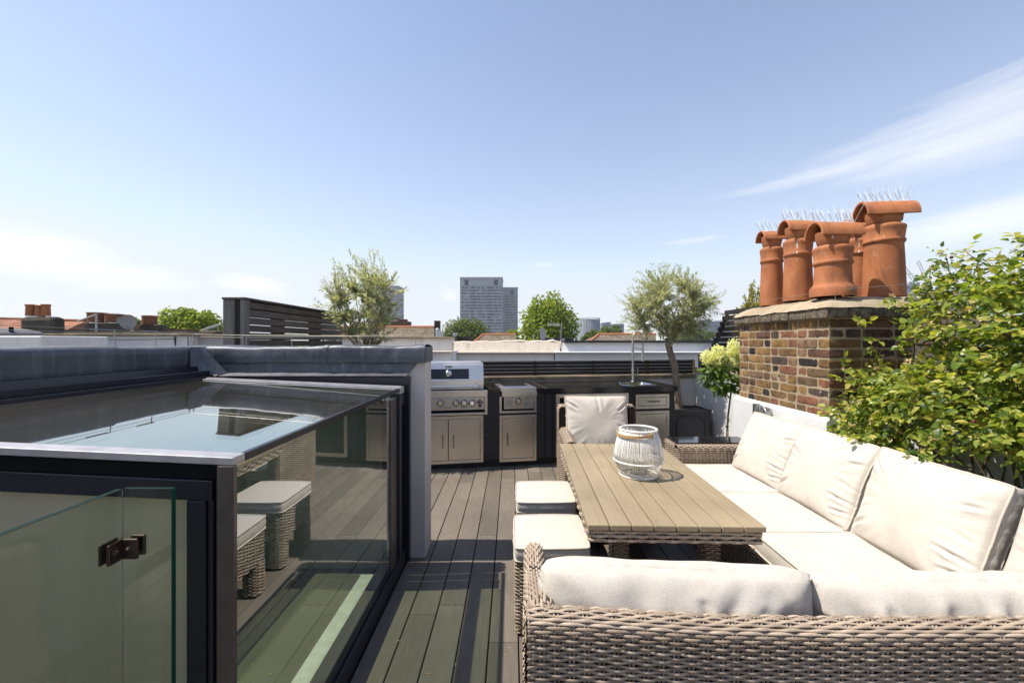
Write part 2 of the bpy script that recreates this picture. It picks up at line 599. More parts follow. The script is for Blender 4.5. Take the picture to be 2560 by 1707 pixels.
# ------------------------------------------------------------------ wicker and cushions
class Path:
    """arc-length parametrised planar path: point and left-hand normal"""

    def __init__(self, pts, closed=False):
        P = np.asarray(pts, float)
        if closed:
            P = np.vstack([P, P[:1]])
        self.P, self.closed = P, closed
        d = np.linalg.norm(np.diff(P, axis=0), axis=1)
        self.L = np.concatenate([[0], np.cumsum(d)])
        self.len = self.L[-1]

    def at(self, s):
        if self.closed:
            s = np.mod(s, self.len)
        return np.stack([np.interp(s, self.L, self.P[:, k]) for k in (0, 1)], -1)

    def nrm(self, s, e=.006):
        a, b = (s - e, s + e) if self.closed else (np.clip(s - e, 0, self.len), np.clip(s + e, 0, self.len))
        d = self.at(b) - self.at(a)
        d /= np.linalg.norm(d, axis=-1)[..., None] + 1e-12
        return np.stack([d[..., 1], -d[..., 0]], -1)


def roundrect(x0, x1, y0, y1, r, n=5):
    p = []
    for cx, cy, a0 in ((x1 - r, y0 + r, -90), (x1 - r, y1 - r, 0), (x0 + r, y1 - r, 90), (x0 + r, y0 + r, 180)):
        for k in range(n + 1):
            a = R(a0 + 90 * k / n)
            p.append((cx + r * math.cos(a), cy + r * math.sin(a)))
    return p  # counter-clockwise, so nrm() points outwards


def weave(mb, P, N, S, T, pitch=.034, row=.0105, samp=5, amp=.0042, hw=.0033, th=.0029, close=False, stakes=True):
    """strands run along s, stakes along t; P(s, t) gives points, N(s, t) unit normals"""
    nrow = max(1, int(round(T / row)))
    row = T / nrow
    ns = int(S / pitch * samp) + 1
    s = np.linspace(0, S, ns)
    for i in range(nrow):
        t = (i + .5) * row
        o = amp * np.cos(np.pi * s / pitch + np.pi * i) + rng.normal(0, .0004)
        wob = rng.normal(0, .0005)
        prof = ((-1, 0), (-.62, .8), (.62, .8), (1, 0))
        V = np.zeros((ns, 4, 3))
        for k, (a, b) in enumerate(prof):
            tt = np.clip(t + wob + a * hw, 0, T) * np.ones(ns)
            V[:, k] = P(s, tt) + N(s, tt) * (o + b * th)[:, None]
        mb.grid(V)
    if stakes:
        nt = max(3, int(T / .02))
        t = np.linspace(0, T, nt)
        for k in range(int(S / pitch) + 1):
            for off in (-.0045, .0045):
                V = np.zeros((nt, 3, 3))
                for j, (a, b) in enumerate(((-.8, -.003), (0, .0010), (.8, -.003))):
                    ss = np.clip(k * pitch + off + a * .0036, 0, S) * np.ones(nt)
                    V[:, j] = P(ss, t) + N(ss, t) * b
                mb.grid(V)
    return mb


def weave_band(mb, path, z0, z1, **k):
    """closed band: strands follow the plan path, stacked from z0 to z1"""
    p = Path(path, True)
    pit = k.pop('pitch', .034)
    m = max(2, 2 * round(p.len / (2 * pit)))
    pit = p.len / m

    def P(s, t):
        q = p.at(s)
        return np.stack([q[..., 0], q[..., 1], z0 + t], -1)

    def N(s, t):
        q = p.nrm(s)
        return np.stack([q[..., 0], q[..., 1], 0 * t], -1)
    return weave(mb, P, N, p.len, z1 - z0, pitch=pit, **k)


def weave_roll(mb, prof, axis, a0, a1, hfun=None, **k):
    """strands run along an axis (0 or 1), stakes follow the cross-section path prof = (across, z)"""
    p = Path(prof)
    sg = 1 if a1 > a0 else -1

    def P(s, t):
        q = p.at(t)
        a = a0 + sg * s
        z = q[..., 1] * (hfun(a) if hfun else 1)
        return np.stack([a, q[..., 0], z] if axis == 0 else [q[..., 0], a, z], -1)

    def N(s, t):
        q = p.nrm(t)
        return np.stack([0 * t, q[..., 0], q[..., 1]] if axis == 0 else [q[..., 0], 0 * t, q[..., 1]], -1)
    return weave(mb, P, N, abs(a1 - a0), p.len, **k)


def arch(x0, x1, zb, zt, r, n=5, zb2=None):
    """cross-section that climbs at x0, rolls over the top and comes down at x1 (outward normal for x0 < x1)"""
    zb2 = zb if zb2 is None else zb2
    p = [(x0, zb)]
    for k in range(n + 1):
        a = R(180 - 90 * k / n)
        p.append((x0 + r + r * math.cos(a), zt - r + r * math.sin(a)))
    for k in range(n + 1):
        a = R(90 - 90 * k / n)
        p.append((x1 - r + r * math.cos(a), zt - r + r * math.sin(a)))
    p.append((x1, zb2))
    return p[::-1]


def cushion(name, parent, origin, ex, ey, ez, w, h, t, edge=.55, ears=.03, seed=0, wr=.006, n=30, piping=True, sag=0, corner=.05, creases=()):
    """pillow in the plane ex, ey with its front towards ez; the two seams carry piping"""
    ex, ey, ez = (np.array(a, float) / np.linalg.norm(a) for a in (ex, ey, ez))
    O = np.array(origin, float)
    u = np.linspace(-1, 1, n)
    u = np.sign(u) * np.abs(u) ** .85
    U, V = np.meshgrid(u, u, indexing='ij')

    def outline(U, V):
        X, Y = U.copy(), V.copy()
        # soft corners and slightly hollow sides
        k = (np.abs(U) ** 6) * (np.abs(V) ** 6)
        X = X * (1 - ears * (1 - V ** 2) * np.abs(U) ** 3 - corner * k)
        Y = Y * (1 - ears * (1 - U ** 2) * np.abs(V) ** 3 - corner * k)
        return X * w / 2, Y * h / 2

    X, Y = outline(U, V)
    pw = .42 if piping else .52
    dome = ((1 - U ** 2).clip(0) ** .42) * ((1 - V ** 2).clip(0) ** pw)
    Z = t / 2 * (edge + (1 - edge) * dome)
    rs = np.zeros_like(Z)
    kv = 1.0 if piping else 2.6      # plain overstuffed covers crease more
    for i in range(n):
        for j in range(n):
            p = (X[i, j] + seed * 3.1, Y[i, j] + seed * 1.7, seed)
            big = fbm(p, 3.2, 2) * wr * 1.5
            # creases run in from the corners and the seams
            e = max(abs(U[i, j]), abs(V[i, j]))
            a = math.atan2(V[i, j], U[i, j])
            big += (kv - 1) * wr * 1.9 * max(-.2, noise.noise(Vector((X[i, j] * 12 + Y[i, j] * 3.5 + seed, Y[i, j] * 1.8, seed * 2))) - .1) * (1 - V[i, j] ** 4)
            cr = noise.noise(Vector((a * 6.5 + seed * 5, e * 1.4, seed))) * wr * 2.2 * max(0, e - .35)
            for xa, ya, xb, yb, cw, dp in creases:
                vx, vy = xb - xa, yb - ya
                t_ = min(1, max(0, ((X[i, j] - xa) * vx + (Y[i, j] - ya) * vy) / (vx * vx + vy * vy)))
                dd = math.hypot(X[i, j] - xa - t_ * vx, Y[i, j] - ya - t_ * vy)
                g_ = dd / cw
                big += dp * 1.25 * math.sin(math.pi * min(1, .1 + .9 * t_)) * (math.exp(-((g_ - 1.7) / .8) ** 2) * .8 - math.exp(-g_ * g_))
            rs[i, j] = big + cr * (1 - e ** 8)
    front = O + X[..., None] * ex + (Y - sag * (1 - U ** 2) * (V > 0) * np.abs(V))[..., None] * ey + (Z + rs)[..., None] * ez
    back = O + X[..., None] * ex + (Y - sag * (1 - U ** 2) * (V > 0) * np.abs(V))[..., None] * ey - (Z + rs)[..., None] * ez
    mb = MB()
    mb.grid(front)
    mb.grid(back[::-1])

    def ring(A):
        return np.concatenate([A[:-1, 0], A[-1, :-1], A[:0:-1, -1], A[0, :0:-1]])
    fr, bk = ring(front), ring(back)
    c = O
    mid = (fr + bk) / 2
    outw = mid - c
    outw -= (outw @ ez)[:, None] * ez
    outw /= np.linalg.norm(outw, axis=1)[:, None]
    puff = np.array([.010 + .007 * noise.noise(Vector((i * .35, seed, 0))) for i in range(len(mid))])
    mid = mid + outw * puff[:, None]
    mb.grid(np.stack([fr, mid, bk], 1), closed_u=True)
    ob = mb.build(name, FABRIC, parent, smooth=True)
    if piping:
        pm = MB()
        for rg in (fr, bk):
            pm.tube(rg + outw * .003, .0052, 6, closed=True)
        pm.build('piping', PIPING, ob, smooth=True)
    return ob


# ------------------------------------------------------------------ camera, sky, sun
cam = bpy.data.cameras.new('camera')
cam.lens, cam.sensor_width, cam.clip_end, cam.clip_start = 15, 36, 8000, .05
camo = bpy.data.objects.new('camera', cam)
camo.location = (0, 0, H)
camo.rotation_euler = (R(90), 0, 0)
COL.objects.link(camo)
C.camera = camo
C.view_settings.view_transform = 'Standard'
C.view_settings.look = 'None'
C.view_settings.exposure = 0.65
C.view_settings.gamma = 1.0

SUN_EL, SUN_AZ = 60.5, -93.0      # azimuth measured from +Y towards +X
sun = bpy.data.lights.new('sun', 'SUN')
sun.energy, sun.angle, sun.color = 4.7, R(.53), (1.0, .93, .82)
suno = bpy.data.objects.new('sun', sun)
COL.objects.link(suno)
sd = Vector((math.sin(R(SUN_AZ)) * math.cos(R(SUN_EL)), math.cos(R(SUN_AZ)) * math.cos(R(SUN_EL)), math.sin(R(SUN_EL))))
suno.rotation_euler = sd.to_track_quat('Z', 'Y').to_euler()
suno.location = sd * 30


def make_world():
    w = bpy.data.worlds.new('World')
    C.world = w
    w.use_nodes = True
    t = w.node_tree
    t.nodes.clear()
    N = lambda ty, **k: [nd := t.nodes.new(ty), [setattr(nd, a, b) for a, b in k.items()]][0]
    L = t.links.new
    sky = N('ShaderNodeTexSky', sky_type='NISHITA', sun_disc=False)
    sky.sun_elevation, sky.sun_rotation = R(SUN_EL), R(SUN_AZ)
    sky.air_density, sky.dust_density, sky.ozone_density, sky.altitude = 1.0, .55, 1.0, 30
    g = N('ShaderNodeTexCoord').outputs['Generated']

    def m(op, a, b=None, c=None, clamp=False):
        nd = N('ShaderNodeMath', operation=op, use_clamp=clamp)
        for k, s in enumerate((a, b, c)):
            if s is None:
                continue
            if hasattr(s, 'links'):
                L(s, nd.inputs[k])
            else:
                nd.inputs[k].default_value = s
        return nd.outputs[0]
    sp = N('ShaderNodeSeparateXYZ')
    L(g, sp.inputs[0])
    az = m('MULTIPLY', m('ARCTAN2', sp.outputs[0], sp.outputs[1]), 180 / math.pi)
    el = m('MULTIPLY', m('ARCSINE', sp.outputs[2]), 180 / math.pi)

    def noise_at(sa, se, shear, detail, seed, rough=.6, dist=0):
        cb = N('ShaderNodeCombineXYZ')
        L(m('MULTIPLY', az, sa), cb.inputs[0])
        L(m('MULTIPLY', m('MULTIPLY_ADD', az, shear, el), se), cb.inputs[1])
        cb.inputs[2].default_value = seed
        nd = N('ShaderNodeTexNoise')
        nd.inputs['Scale'].default_value = 1
        nd.inputs['Detail'].default_value = detail
        nd.inputs['Roughness'].default_value = rough
        nd.inputs['Distortion'].default_value = dist
        L(cb.outputs[0], nd.inputs[0])
        return nd.outputs['Fac']

    def blob(a0, e0, wa, we, slope=0.0, grow=0.0):
        """soft ellipse round azimuth a0, elevation e0; we widens with azimuth by grow"""
        da = m('SUBTRACT', az, a0)
        de = m('SUBTRACT', m('SUBTRACT', el, e0), m('MULTIPLY', da, slope))
        ww = m('MAXIMUM', m('MULTIPLY_ADD', da, grow, we), .25)
        r2 = m('ADD', m('POWER', m('ABSOLUTE', m('DIVIDE', da, wa)), 2.0), m('POWER', m('ABSOLUTE', m('DIVIDE', de, ww)), 2.0))
        return m('EXPONENT', m('MULTIPLY', r2, -1.0))
    wisp = noise_at(.055, .55, -.10, 6, 1.3, .62, .5)
    soft = noise_at(.10, .35, -.05, 5, 4.1, .6, .4)
    puff = noise_at(.35, .45, 0, 6, 8.2, .6, .3)

    def cloud(mask, nz, lo, hi, k):
        v = m('DIVIDE', m('SUBTRACT', m('ADD', nz, m('MULTIPLY', m('SUBTRACT', mask, 1.0), .85)), lo), hi - lo, clamp=True)
        return m('MULTIPLY', v, k)
    parts = [
        cloud(blob(45, 18.8, 18, 3.9, .10, .15), wisp, .04, .92, 1.0),
        cloud(blob(50, 10.8, 13, 2.6, .06, .08), wisp, .03, .85, 1.0),
        cloud(blob(23, 12.3, 6, .7, .05), wisp, .20, .85, .55),
        cloud(blob(4, 10.2, 5, .8, .02), soft, .32, .7, .5),
        cloud(blob(-46, 7.2, 14, 3.6, -.12, -.1), wisp, .14, .80, 1.0),
        cloud(blob(-31, 6.4, 6, 1.9, -.12), wisp, .16, .75, .9),
        cloud(blob(-8.4, 6.1, 3.4, 1.7, -.2), puff, .33, .66, .85),
        cloud(blob(5, 6.6, 3, .8), puff, .36, .75, .5),
        cloud(blob(58, 4, 12, 6), soft, .25, .8, .6),
        cloud(blob(-150, 30, 60, 12), wisp, .35, .8, .5),
    ]
    tot = parts[0]
    for p in parts[1:]:
        tot = m('MAXIMUM', tot, p)
    # lift towards milky white just over the roofs
    mist = m('MULTIPLY', m('EXPONENT', m('MULTIPLY', m('MAXIMUM', el, 0.0), -.060)), .70)
    tn = N('ShaderNodeMix', data_type='RGBA', blend_type='MULTIPLY')
    tn.inputs[0].default_value = 1
    L(sky.outputs[0], tn.inputs[6])
    tn.inputs[7].default_value = (1.03, .965, .965, 1)
    cap = N('ShaderNodeMix', data_type='RGBA', blend_type='DARKEN')
    cap.inputs[0].default_value = .85
    L(tn.outputs[2], cap.inputs[6])
    cap.inputs[7].default_value = (3.7, 4.15, 4.75, 1)
    mx0 = N('ShaderNodeMix', data_type='RGBA')
    L(mist, mx0.inputs[0]); L(cap.outputs[2], mx0.inputs[6])
    mx0.inputs[7].default_value = (4.75, 4.82, 4.95, 1)
    mx = N('ShaderNodeMix', data_type='RGBA')
    L(tot, mx.inputs[0]); L(mx0.outputs[2], mx.inputs[6])
    mx.inputs[7].default_value = (5.7, 5.65, 5.65, 1)
    bg = N('ShaderNodeBackground')
    bg.inputs['Strength'].default_value = .135
    L(mx.outputs[2], bg.inputs[0])
    out = N('ShaderNodeOutputWorld')
    L(bg.outputs[0], out.inputs[0])


make_world()
C.cycles.max_bounces = 10
C.cycles.transparent_max_bounces = 16
C.cycles.use_denoising = True
C.cycles.caustics_reflective = False
C.cycles.caustics_refractive = False
C.cycles.sample_clamp_indirect = 6

# ------------------------------------------------------------------ ground and deck
g = MB().grid(np.array([[(x, y, -9.5) for y in (-300, 0, 300, 6000)] for x in (-6000, -300, 300, 6000)], float))
struct(g.build('ground', GROUND))
struct(MB().box(-2.6, 3.4, -1.62, -1.4, -.03, 1.1).build('added_rear_wall', BROWNBRICK))  # unseen wall added behind the camera to hold back sky light
struct(MB().box(-2.6, 3.4, -1.8, 7.2, -9.4, -.12).build('house_block', RENDER))
struct(MB().box(-2.6, 3.4, -1.4, 7.2, -.115, -.04).build('deck_base', DARK))
dk = MB()
k0 = -17
for k in range(k0, 20):
    x0 = -.117 + .15 * k
    if x0 > 2.75 or x0 < -2.5:
        continue
    cuts = [-1.4]
    y = -1.4 + rng.uniform(.6, 2.6)
    while y < 7:
        cuts.append(y)
        y += rng.uniform(1.5, 2.6)
    cuts.append(7.0)
    for a, b in zip(cuts[:-1], cuts[1:]):
        segs = [(a, b)]
        if x0 < -.72 and x0 + .15 > -2.1:      # the stair well is cut out of the boards
            segs = [(a, min(b, 1.05)), (max(a, 2.94), b)]
        for p, q in segs:
            if q - p > .02:
                dk.box(x0 + .003, x0 + .147, p + .0015, q - .0015, -.03, rng.uniform(-.0008, .0008))
struct(dk.build('deck', DECK, bevel=.003, segs=1))

r_ = np.random.default_rng(91)
lit = MB()
for k in range(130):
    x, y = r_.uniform(-.7, .35), r_.uniform(1.6, 5.0)
    a, l = r_.uniform(0, 6.28), r_.uniform(.004, .011)
    d, w = np.array([math.cos(a), math.sin(a), 0]) * l, np.array([-math.sin(a), math.cos(a), 0]) * l * .4
    p = np.array([x, y, .0022])
    lit.add([p - d, p + w + [0, 0, .001], p + d + [0, 0, .002], p - w + [0, 0, .001]], [(0, 3, 2, 1)])
struct(lit.build('leaf_litter', DRYFLOWER), 'stuff')

# ------------------------------------------------------------------ glazed stair enclosure
YF, YB, XR, XL = 1.10, 2.87, -.72, -2.03


def zr(x):
    return 1.200 - (x - XR) * .045


def slab(mb, x0, x1, y0, y1, dz0, dz1):
    """box that follows the fall of the glass roof"""
    return mb.hexa([(x0, y0, zr(x0) + dz0), (x1, y0, zr(x1) + dz0), (x1, y1, zr(x1) + dz0), (x0, y1, zr(x0) + dz0),
                    (x0, y0, zr(x0) + dz1), (x1, y0, zr(x1) + dz1), (x1, y1, zr(x1) + dz1), (x0, y1, zr(x0) + dz1)])


se = thing('stair_enclosure', 'low glass box over the stairs with navy metal frame and dusty sloping glass roof', 'rooflight', ((XL + XR) / 2, (YF + YB) / 2, 0))
slab(MB(), XL + .03, XR - .016, YF + .055, YB - .125, -.024, -.006).build('roof_pane', ROOFGLASS, se)
fr = slab(MB(), XL, XR, YF, YF + .052, -.020, .0)
fr.build('front_rail', ALU, se, bevel=.002)
r2 = slab(MB(), XL - .02, XL + .027, YF + .056, YB, -.08, .012)
slab(r2, XL - .02, XL + .002, YF + .056, YB, .012, .045)
slab(MB(), XR - .014, XR, YF + .056, YB - .13, -.022, -.001).build('edge_trim', NAVY, se)
r2.build('roof_frame', NAVY, se, bevel=.002)
slab(MB(), XR - .175, XR - .13, YF + .056, YB - .13, -.085, -.028).build('inner_beam', NAVY, se, bevel=.002)
r3 = MB()
for a, b, h in ((.118, .088, .0), (.084, .052, .006), (.048, .014, -.002)):
    slab(r3, XL + .03, XR - .001, YB - a, YB - b, -.04, h)
r3.build('rear_rail', ALU, se, bevel=.002)
slab(MB(), XL + .03, XR - .004, YB - .122, YB, -.12, -.042).build('rear_beam', NAVY, se)
# near post and the recessed front with its door frame
box('corner_post', BRONZE, se, XR - .040, XR + .004, YF - .002, YF + .013, -.02, zr(XR) - .021, .002)
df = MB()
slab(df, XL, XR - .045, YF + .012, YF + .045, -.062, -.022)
df.build('dark_recess_face', DARK, se)  # black strip painted in for the shade of the gap below the rail
df = MB()
slab(df, XL, XR - .062, YF + .008, YF + .05, -.118, -.064)
df.box(XR - .128, XR - .078, YF + .010, YF + .052, 0, zr(XR - .1) - .119)
df.box(XR - .075, XR - .062, YF + .014, YF + .05, 0, zr(XR - .07) - .119)
df.box(XR - .059, XR - .042, YF + .02, YF + .05, 0, zr(XR - .06) - .066)
df.box(XL, XL + .06, YF + .010, YF + .052, 0, zr(XL) - .119)
df.build('door_frame', NAVY, se, bevel=.003)
box('door_pane', THINGLASS, se, XL + .06, XR - .128, YF + .028, YF + .034, .02, zr(XR - .13) - .1)
box('roller_blind', BLIND, se, XL + .055, XR - .12, YF + .05, YF + .054, .0, zr(XR - .13) - .05)
# side glazing towards the deck
sp_ = box('side_pane', SIDEGLASS, se, XR - .034, XR - .014, YF + .0145, 2.56, .165, zr(XR) - .0245)
sp_.data.materials.append(INNERGLASS)
for f in sp_.data.polygons:
    f.material_index = 1 if f.normal.x < -.5 else 0
sf = MB()
sf.box(XR - .10, XR + .002, YF + .0145, YB, -.02, .105)
sf.box(XR - .075, XR - .012, YF + .0145, 2.56, .108, .163)
sf.build('side_sill_frame', NAVY, se, bevel=.003)
box('side_stile', BRONZE, se, XR - .06, XR - .006, 2.562, 2.66, .108, zr(XR) - .052, .003)
sf = MB()
sf.box(XR - .05, XR - .012, 2.664, 2.735, .108, zr(XR) - .052)
sf.box(XR - .05, XR - .002, 2.74, 2.80, .108, zr(XR) - .052)
sf.box(XR - .09, XR - .03, 2.803, YB, .108, zr(XR) - .122)
sf.build('rear_jamb', NAVY, se, bevel=.003)
# inside: landing, walls, white ledge
box('stair_floor', STAIRFLOOR, se, XL + .04, XR - .101, YF + .06, YB - .03, -.028, -.012)
box('inner_ledge', SILL, se, XR - .245, XR - .165, YF + .3, YB - .14, -.011, .012)
iw = MB()
iw.box(XL - .01, XL + .035, YF + .06, YB - .03, -.011, zr(XL) - .085)
iw.box(XL + .036, XR - .102, YB - .028, YB - .002, -.011, zr(XR) - .125)
iw.build('stair_wall', STAIRWALL, se)

# ------------------------------------------------------------------ glass balustrade
bal = thing('glass_balustrade', 'frameless clear glass balustrade turning a corner before the stair enclosure', 'balustrade', (-.93, .9, 0))
a = MB().box(-.953, -.835, 1.046, 1.058, .0, 1.138)
a.build('glass_panel', CLEARGLASS, bal)
b = MB().box(-.967, -.955, .12, 1.046, .0, 1.138)
b.build('glass_panel', CLEARGLASS, bal)
e = MB()
e.box(-.8348, -.8338, 1.0455, 1.0585, .0, 1.1382)
e.build('polished_edge', GLASSEDGE, bal)
e = MB()
e.box(-.953, -.835, 1.0455, 1.0585, 1.1382, 1.1392)
e.box(-.9675, -.9545, .12, 1.0455, 1.1382, 1.1392)
e.build('top_edge', plain('dark_glass_edge', (.012, .03, .026), .7, 0, .1), bal)
box('corner_seam', GALV, bal, -.9548, -.9532, 1.0445, 1.0458, 0, 1.137)
cl = MB()
cl.box(-.949, -.912, 1.037, 1.045, .970, 1.020)
cl.box(-.948, -.912, 1.059, 1.066, .970, 1.020)
cl.box(-.9545, -.947, 1.002, 1.045, .970, 1.020)
cl.box(-.974, -.9675, 1.002, 1.05, .970, 1.020)
c = cl.build('corner_clamp', plain('bronze_clamp', (.075, .055, .045), .35, .7), bal, bevel=.004)
s = MB().lathe([(.0001, -.003), (.0055, -.003), (.0055, .001)], (-.930, 1.0365, .997), 12, 1)
s.build('screw', CHROME, c)
s = MB().lathe([(.0001, .003), (.0055, .003), (.0055, -.001)], (-.9473, 1.020, .995), 12, 0)
s.build('screw', CHROME, c)


# ------------------------------------------------------------------ lead-clad parapets
def sheet_roll(prof, axis, a0, a1, n, seed, amp=.006):
    """a lead sheet dressed over a profile (across, z) and running along an axis"""
    p = Path(prof)
    t = np.linspace(0, p.len, 34)
    s = np.linspace(a0, a1, n)
    q, nn = p.at(t), p.nrm(t, .012)
    G = np.zeros((n, len(t), 3))
    for i, a in enumerate(s):
        for j in range(len(t)):
            d = fbm((a * 1.3 + seed, t[j] * 1.2, seed), 3.2, 3) * amp
            d += noise.noise(Vector((a * 9, t[j] * 3, seed))) * amp * .35
            x, z = q[j] + nn[j] * d
            G[i, j] = (a, x, z) if axis == 0 else (x, a, z)
    return G


pw = thing('lead_parapet', 'rendered wall end behind the glass roof, capped and flashed with grey dented lead', 'parapet wall', (-1.3, 3.05, 0))
box('rendered_wall', RENDER, pw, -2.08, -.600, 2.955, 3.168, 0, 1.40, .006)
ck = MB().prism([(2.90, .0), (2.954, .0), (2.954, 1.36), (2.93, 1.36), (2.868, 1.262), (2.868, .02)], 0, -.7, -.601)
ck = MB()
cap = [(2.928, 1.355), (2.924, 1.40), (2.926, 1.448), (2.938, 1.463), (2.98, 1.467), (3.14, 1.466), (3.182, 1.455), (3.19, 1.43), (3.19, 1.36)][::-1]
cap2 = [(y - (.005 if y < 3 else -.004), z + (.005 if z > 1.40 else 0)) for y, z in cap]
m = MB()
m.grid(sheet_roll(cap, 0, -2.10, -1.25, 70, 2, .011))
m.grid(sheet_roll(cap2, 0, -1.285, -.596, 60, 5, .011))
G = sheet_roll([(y - (.010 if y < 3 else -.008), z + (.009 if z > 1.40 else 0)) for y, z in cap], 0, -1.29, -1.262, 3, 5)
m.grid(G)
m.build('lead_cap', LEAD, pw, smooth=True)
m = MB()
m.box(-.6, -.592, 2.925, 3.188, 1.355, 1.462)
m.build('cap_end', LEAD, pw, bevel=.003)
ap = np.zeros((56, 16, 3))
for i in range(56):
    for j in range(16):
        f = j / 15
        xr = -.635 - .085 * f
        x = -2.08 + (xr + 2.08) * i / 55
        d = fbm((x * 1.4, f * .8, 9.3), 3, 3) * .007
        ap[i, j] = (x, 2.950 - .012 * f - (.05 * max(0, f - .84) / .16) - d * (1 - f), 1.372 - .10 * f - .005 * max(0, f - .84) / .16)
m = MB().grid(ap)
m.build('lead_apron', LEAD, pw, smooth=True)
lp = MB()
q = ap[36:39].copy()
q[:, :, 1] -= .004
lp.grid(q)
lp.build('apron_lap', LEAD, pw, smooth=True)
box('shadow_gap', NAVY, pw, -2.06, -.7, 2.905, 2.952, 0, 1.258)

lw = thing('side_parapet', 'long lead-wrapped parapet with a step joint along the left of the glass roof', 'parapet wall', (-2.27, 1.6, 0))
sc = [(-2.135, 1.305), (-2.125, 1.35), (-2.122, 1.44), (-2.135, 1.462), (-2.17, 1.469), (-2.38, 1.469), (-2.42, 1.455), (-2.425, 1.36)]
sc2 = [(x + (.010 if x > -2.2 else -.006), z + (.007 if z > 1.40 else 0)) for x, z in sc]
m = MB()
m.grid(sheet_roll(sc, 1, 2.27, 3.21, 50, 11, .004))
m.grid(sheet_roll(sc2, 1, -.2, 2.30, 90, 14, .004))
fold = np.zeros((8, 8, 3))
for i in range(8):
    for j in range(8):
        f, gq = i / 7, j / 7
        fold[i, j] = (-2.112 + .17 * f * gq, 2.80 + .125 * f, 1.462 - .185 * gq)
m.grid(fold[:, ::-1])
m.build('lead_cap', LEAD, lw, smooth=True)
box('rendered_core', RENDER, lw, -2.40, -2.14, -.2, 3.19, 0, 1.44)
up = MB()
up.hexa([(-2.12, -.2, 1.20), (-2.056, -.2, 1.20), (-2.056, 2.9, 1.20), (-2.12, 2.9, 1.20), (-2.118, -.2, 1.335), (-2.085, -.2, 1.335), (-2.085, 2.9, 1.335), (-2.118, 2.9, 1.335)])
up.box(-2.062, -2.051, -.2, 2.9, 1.19, 1.262)
up.build('metal_upstand', NAVY, lw)

# thin bird wires on little posts
bw = thing('bird_wire', 'thin bird wire strung on small metal posts along the left lead parapet', 'bird wire', (-2.33, 2, 1.46))
for y, h in ((2.505, .105), (2.79, .098), (3.12, .09), (3.16, .09)):
    MB().tube([(-2.33, y, 1.46), (-2.333, y, 1.465 + h)], .0032, 6).build('post', WIRE, bw)
wm = MB()
wm.tube([(-2.33, -.2, 1.60), (-2.331, 1.2, 1.583), (-2.333, 2.505, 1.568), (-2.333, 2.79, 1.560), (-2.333, 3.12, 1.553)], .0014, 5)
wm.tube([(-2.335, -.2, 1.575), (-2.335, 1.2, 1.562), (-2.335, 2.505, 1.547), (-2.335, 3.16, 1.535)], .0012, 5)
wm.build('wires', WIRE, bw)
for ty in (2.36, 2.68):
    MB().tube([(-2.331, ty, 1.567), (-2.332, ty + .13, 1.566)], .004, 6).build('tensioner', WIRE, bw)
bw2 = thing('bird_wire', 'thin bird wire on posts along the lead cap in front of the left olive', 'bird wire', (-1.3, 3.1, 1.46))
for x in (-1.955, -1.93, -1.60, -.70, -.655):
    MB().tube([(x, 3.1, 1.46), (x, 3.1, 1.545 if x > -1.5 or x < -1.9 else 1.52)], .0024, 6).build('post', WIRE, bw2)
wm = MB()
wm.tube([(-2.33, 3.12, 1.553), (-1.93, 3.1, 1.545), (-1.3, 3.1, 1.540), (-.655, 3.1, 1.545)], .0012, 5)
wm.tube([(-2.33, 3.16, 1.535), (-1.93, 3.1, 1.528), (-.70, 3.1, 1.533)], .001, 5)
wm.build('wires', WIRE, bw2)

# ------------------------------------------------------------------ slatted screen left
sl = thing('slatted_screen', 'tall weathered grey slatted timber screen with a thick end post on the left', 'fence', (-2.47, 4.6, 0))
P0 = W(557, 743, 3.86)
x0 = P0[0]
zt = P0[2]
post = MB()
post.box(x0, x0 + .105, 3.86, 3.92, 0, zt - .022)
post.box(x0 + .155, x0 + .20, 3.86, 3.93, 0, zt - .022)
post.build('end_post', POSTGREY, sl, bevel=.004)
box('post_gap', SLATDARK, sl, x0 + .106, x0 + .154, 3.875, 3.91, 0, zt - .024)
tr = MB().box(x0 - .005, x0 + .21, 3.85, 6.1, zt - .02, zt)
tr.build('top_rail', SLATGREY, sl, bevel=.003)
sm = MB()
z = zt - .035
k = 0
while z > .4:
    sm.box(x0 + .170 + rng.uniform(-.002, .002), x0 + .192, 3.932, 6.1, z - .060, z)
    z -= .060 + .011
    k += 1
sm.build('slats', SLATGREY, sl, bevel=.003)
for y, w_ in ((4.40, .2), (5.22, .25)):
    box('upright', SLATGREY, sl, x0 + .125, x0 + .167, y, y + w_, 0, zt - .022, .003)
m = MB()
z = zt - .035
while z > .4:
    m.box(x0 + .09, x0 + .112, 3.94, 6.1, z - .060, z)
    z -= .060 + .011
m.build('rear_slats', SLATGREY, sl)
box('upright', SLATGREY, sl, x0 + .125, x0 + .167, 3.935, 3.985, 0, zt - .022, .003)

# ------------------------------------------------------------------ outdoor kitchen, turned 9.5 degrees
KA = R(9.5)
ka, kn = np.array([math.cos(KA), math.sin(KA), 0]), np.array([-math.sin(KA), math.cos(KA), 0])
KO = np.array([0, 5.125, 0])


def KT(v):
    """local (along, into the counter, up) to world"""
    return KO + v[:, 0:1] * ka + v[:, 1:2] * kn + v[:, 2:3] * np.array([0, 0, 1])


def kp(x, y, d=0.0, ref=4):
    """point of a zoomed reading of the photo, as (along, up) on the plane at depth d in the kitchen's own frame"""
    u, v = (1060 + .2041 * x, 880 + .2041 * y) if ref == 4 else (1360 + .2041 * x, 860 + .2041 * y)
    t = (u - CX) / F
    s = (t * (KO[1] + d * kn[1]) - KO[0] - d * kn[0]) / (ka[0] - t * ka[1])
    Y = KO[1] + d * kn[1] + s * ka[1]
    return s, H - (v - CY) / F * Y


def KB():
    return MB(KT)


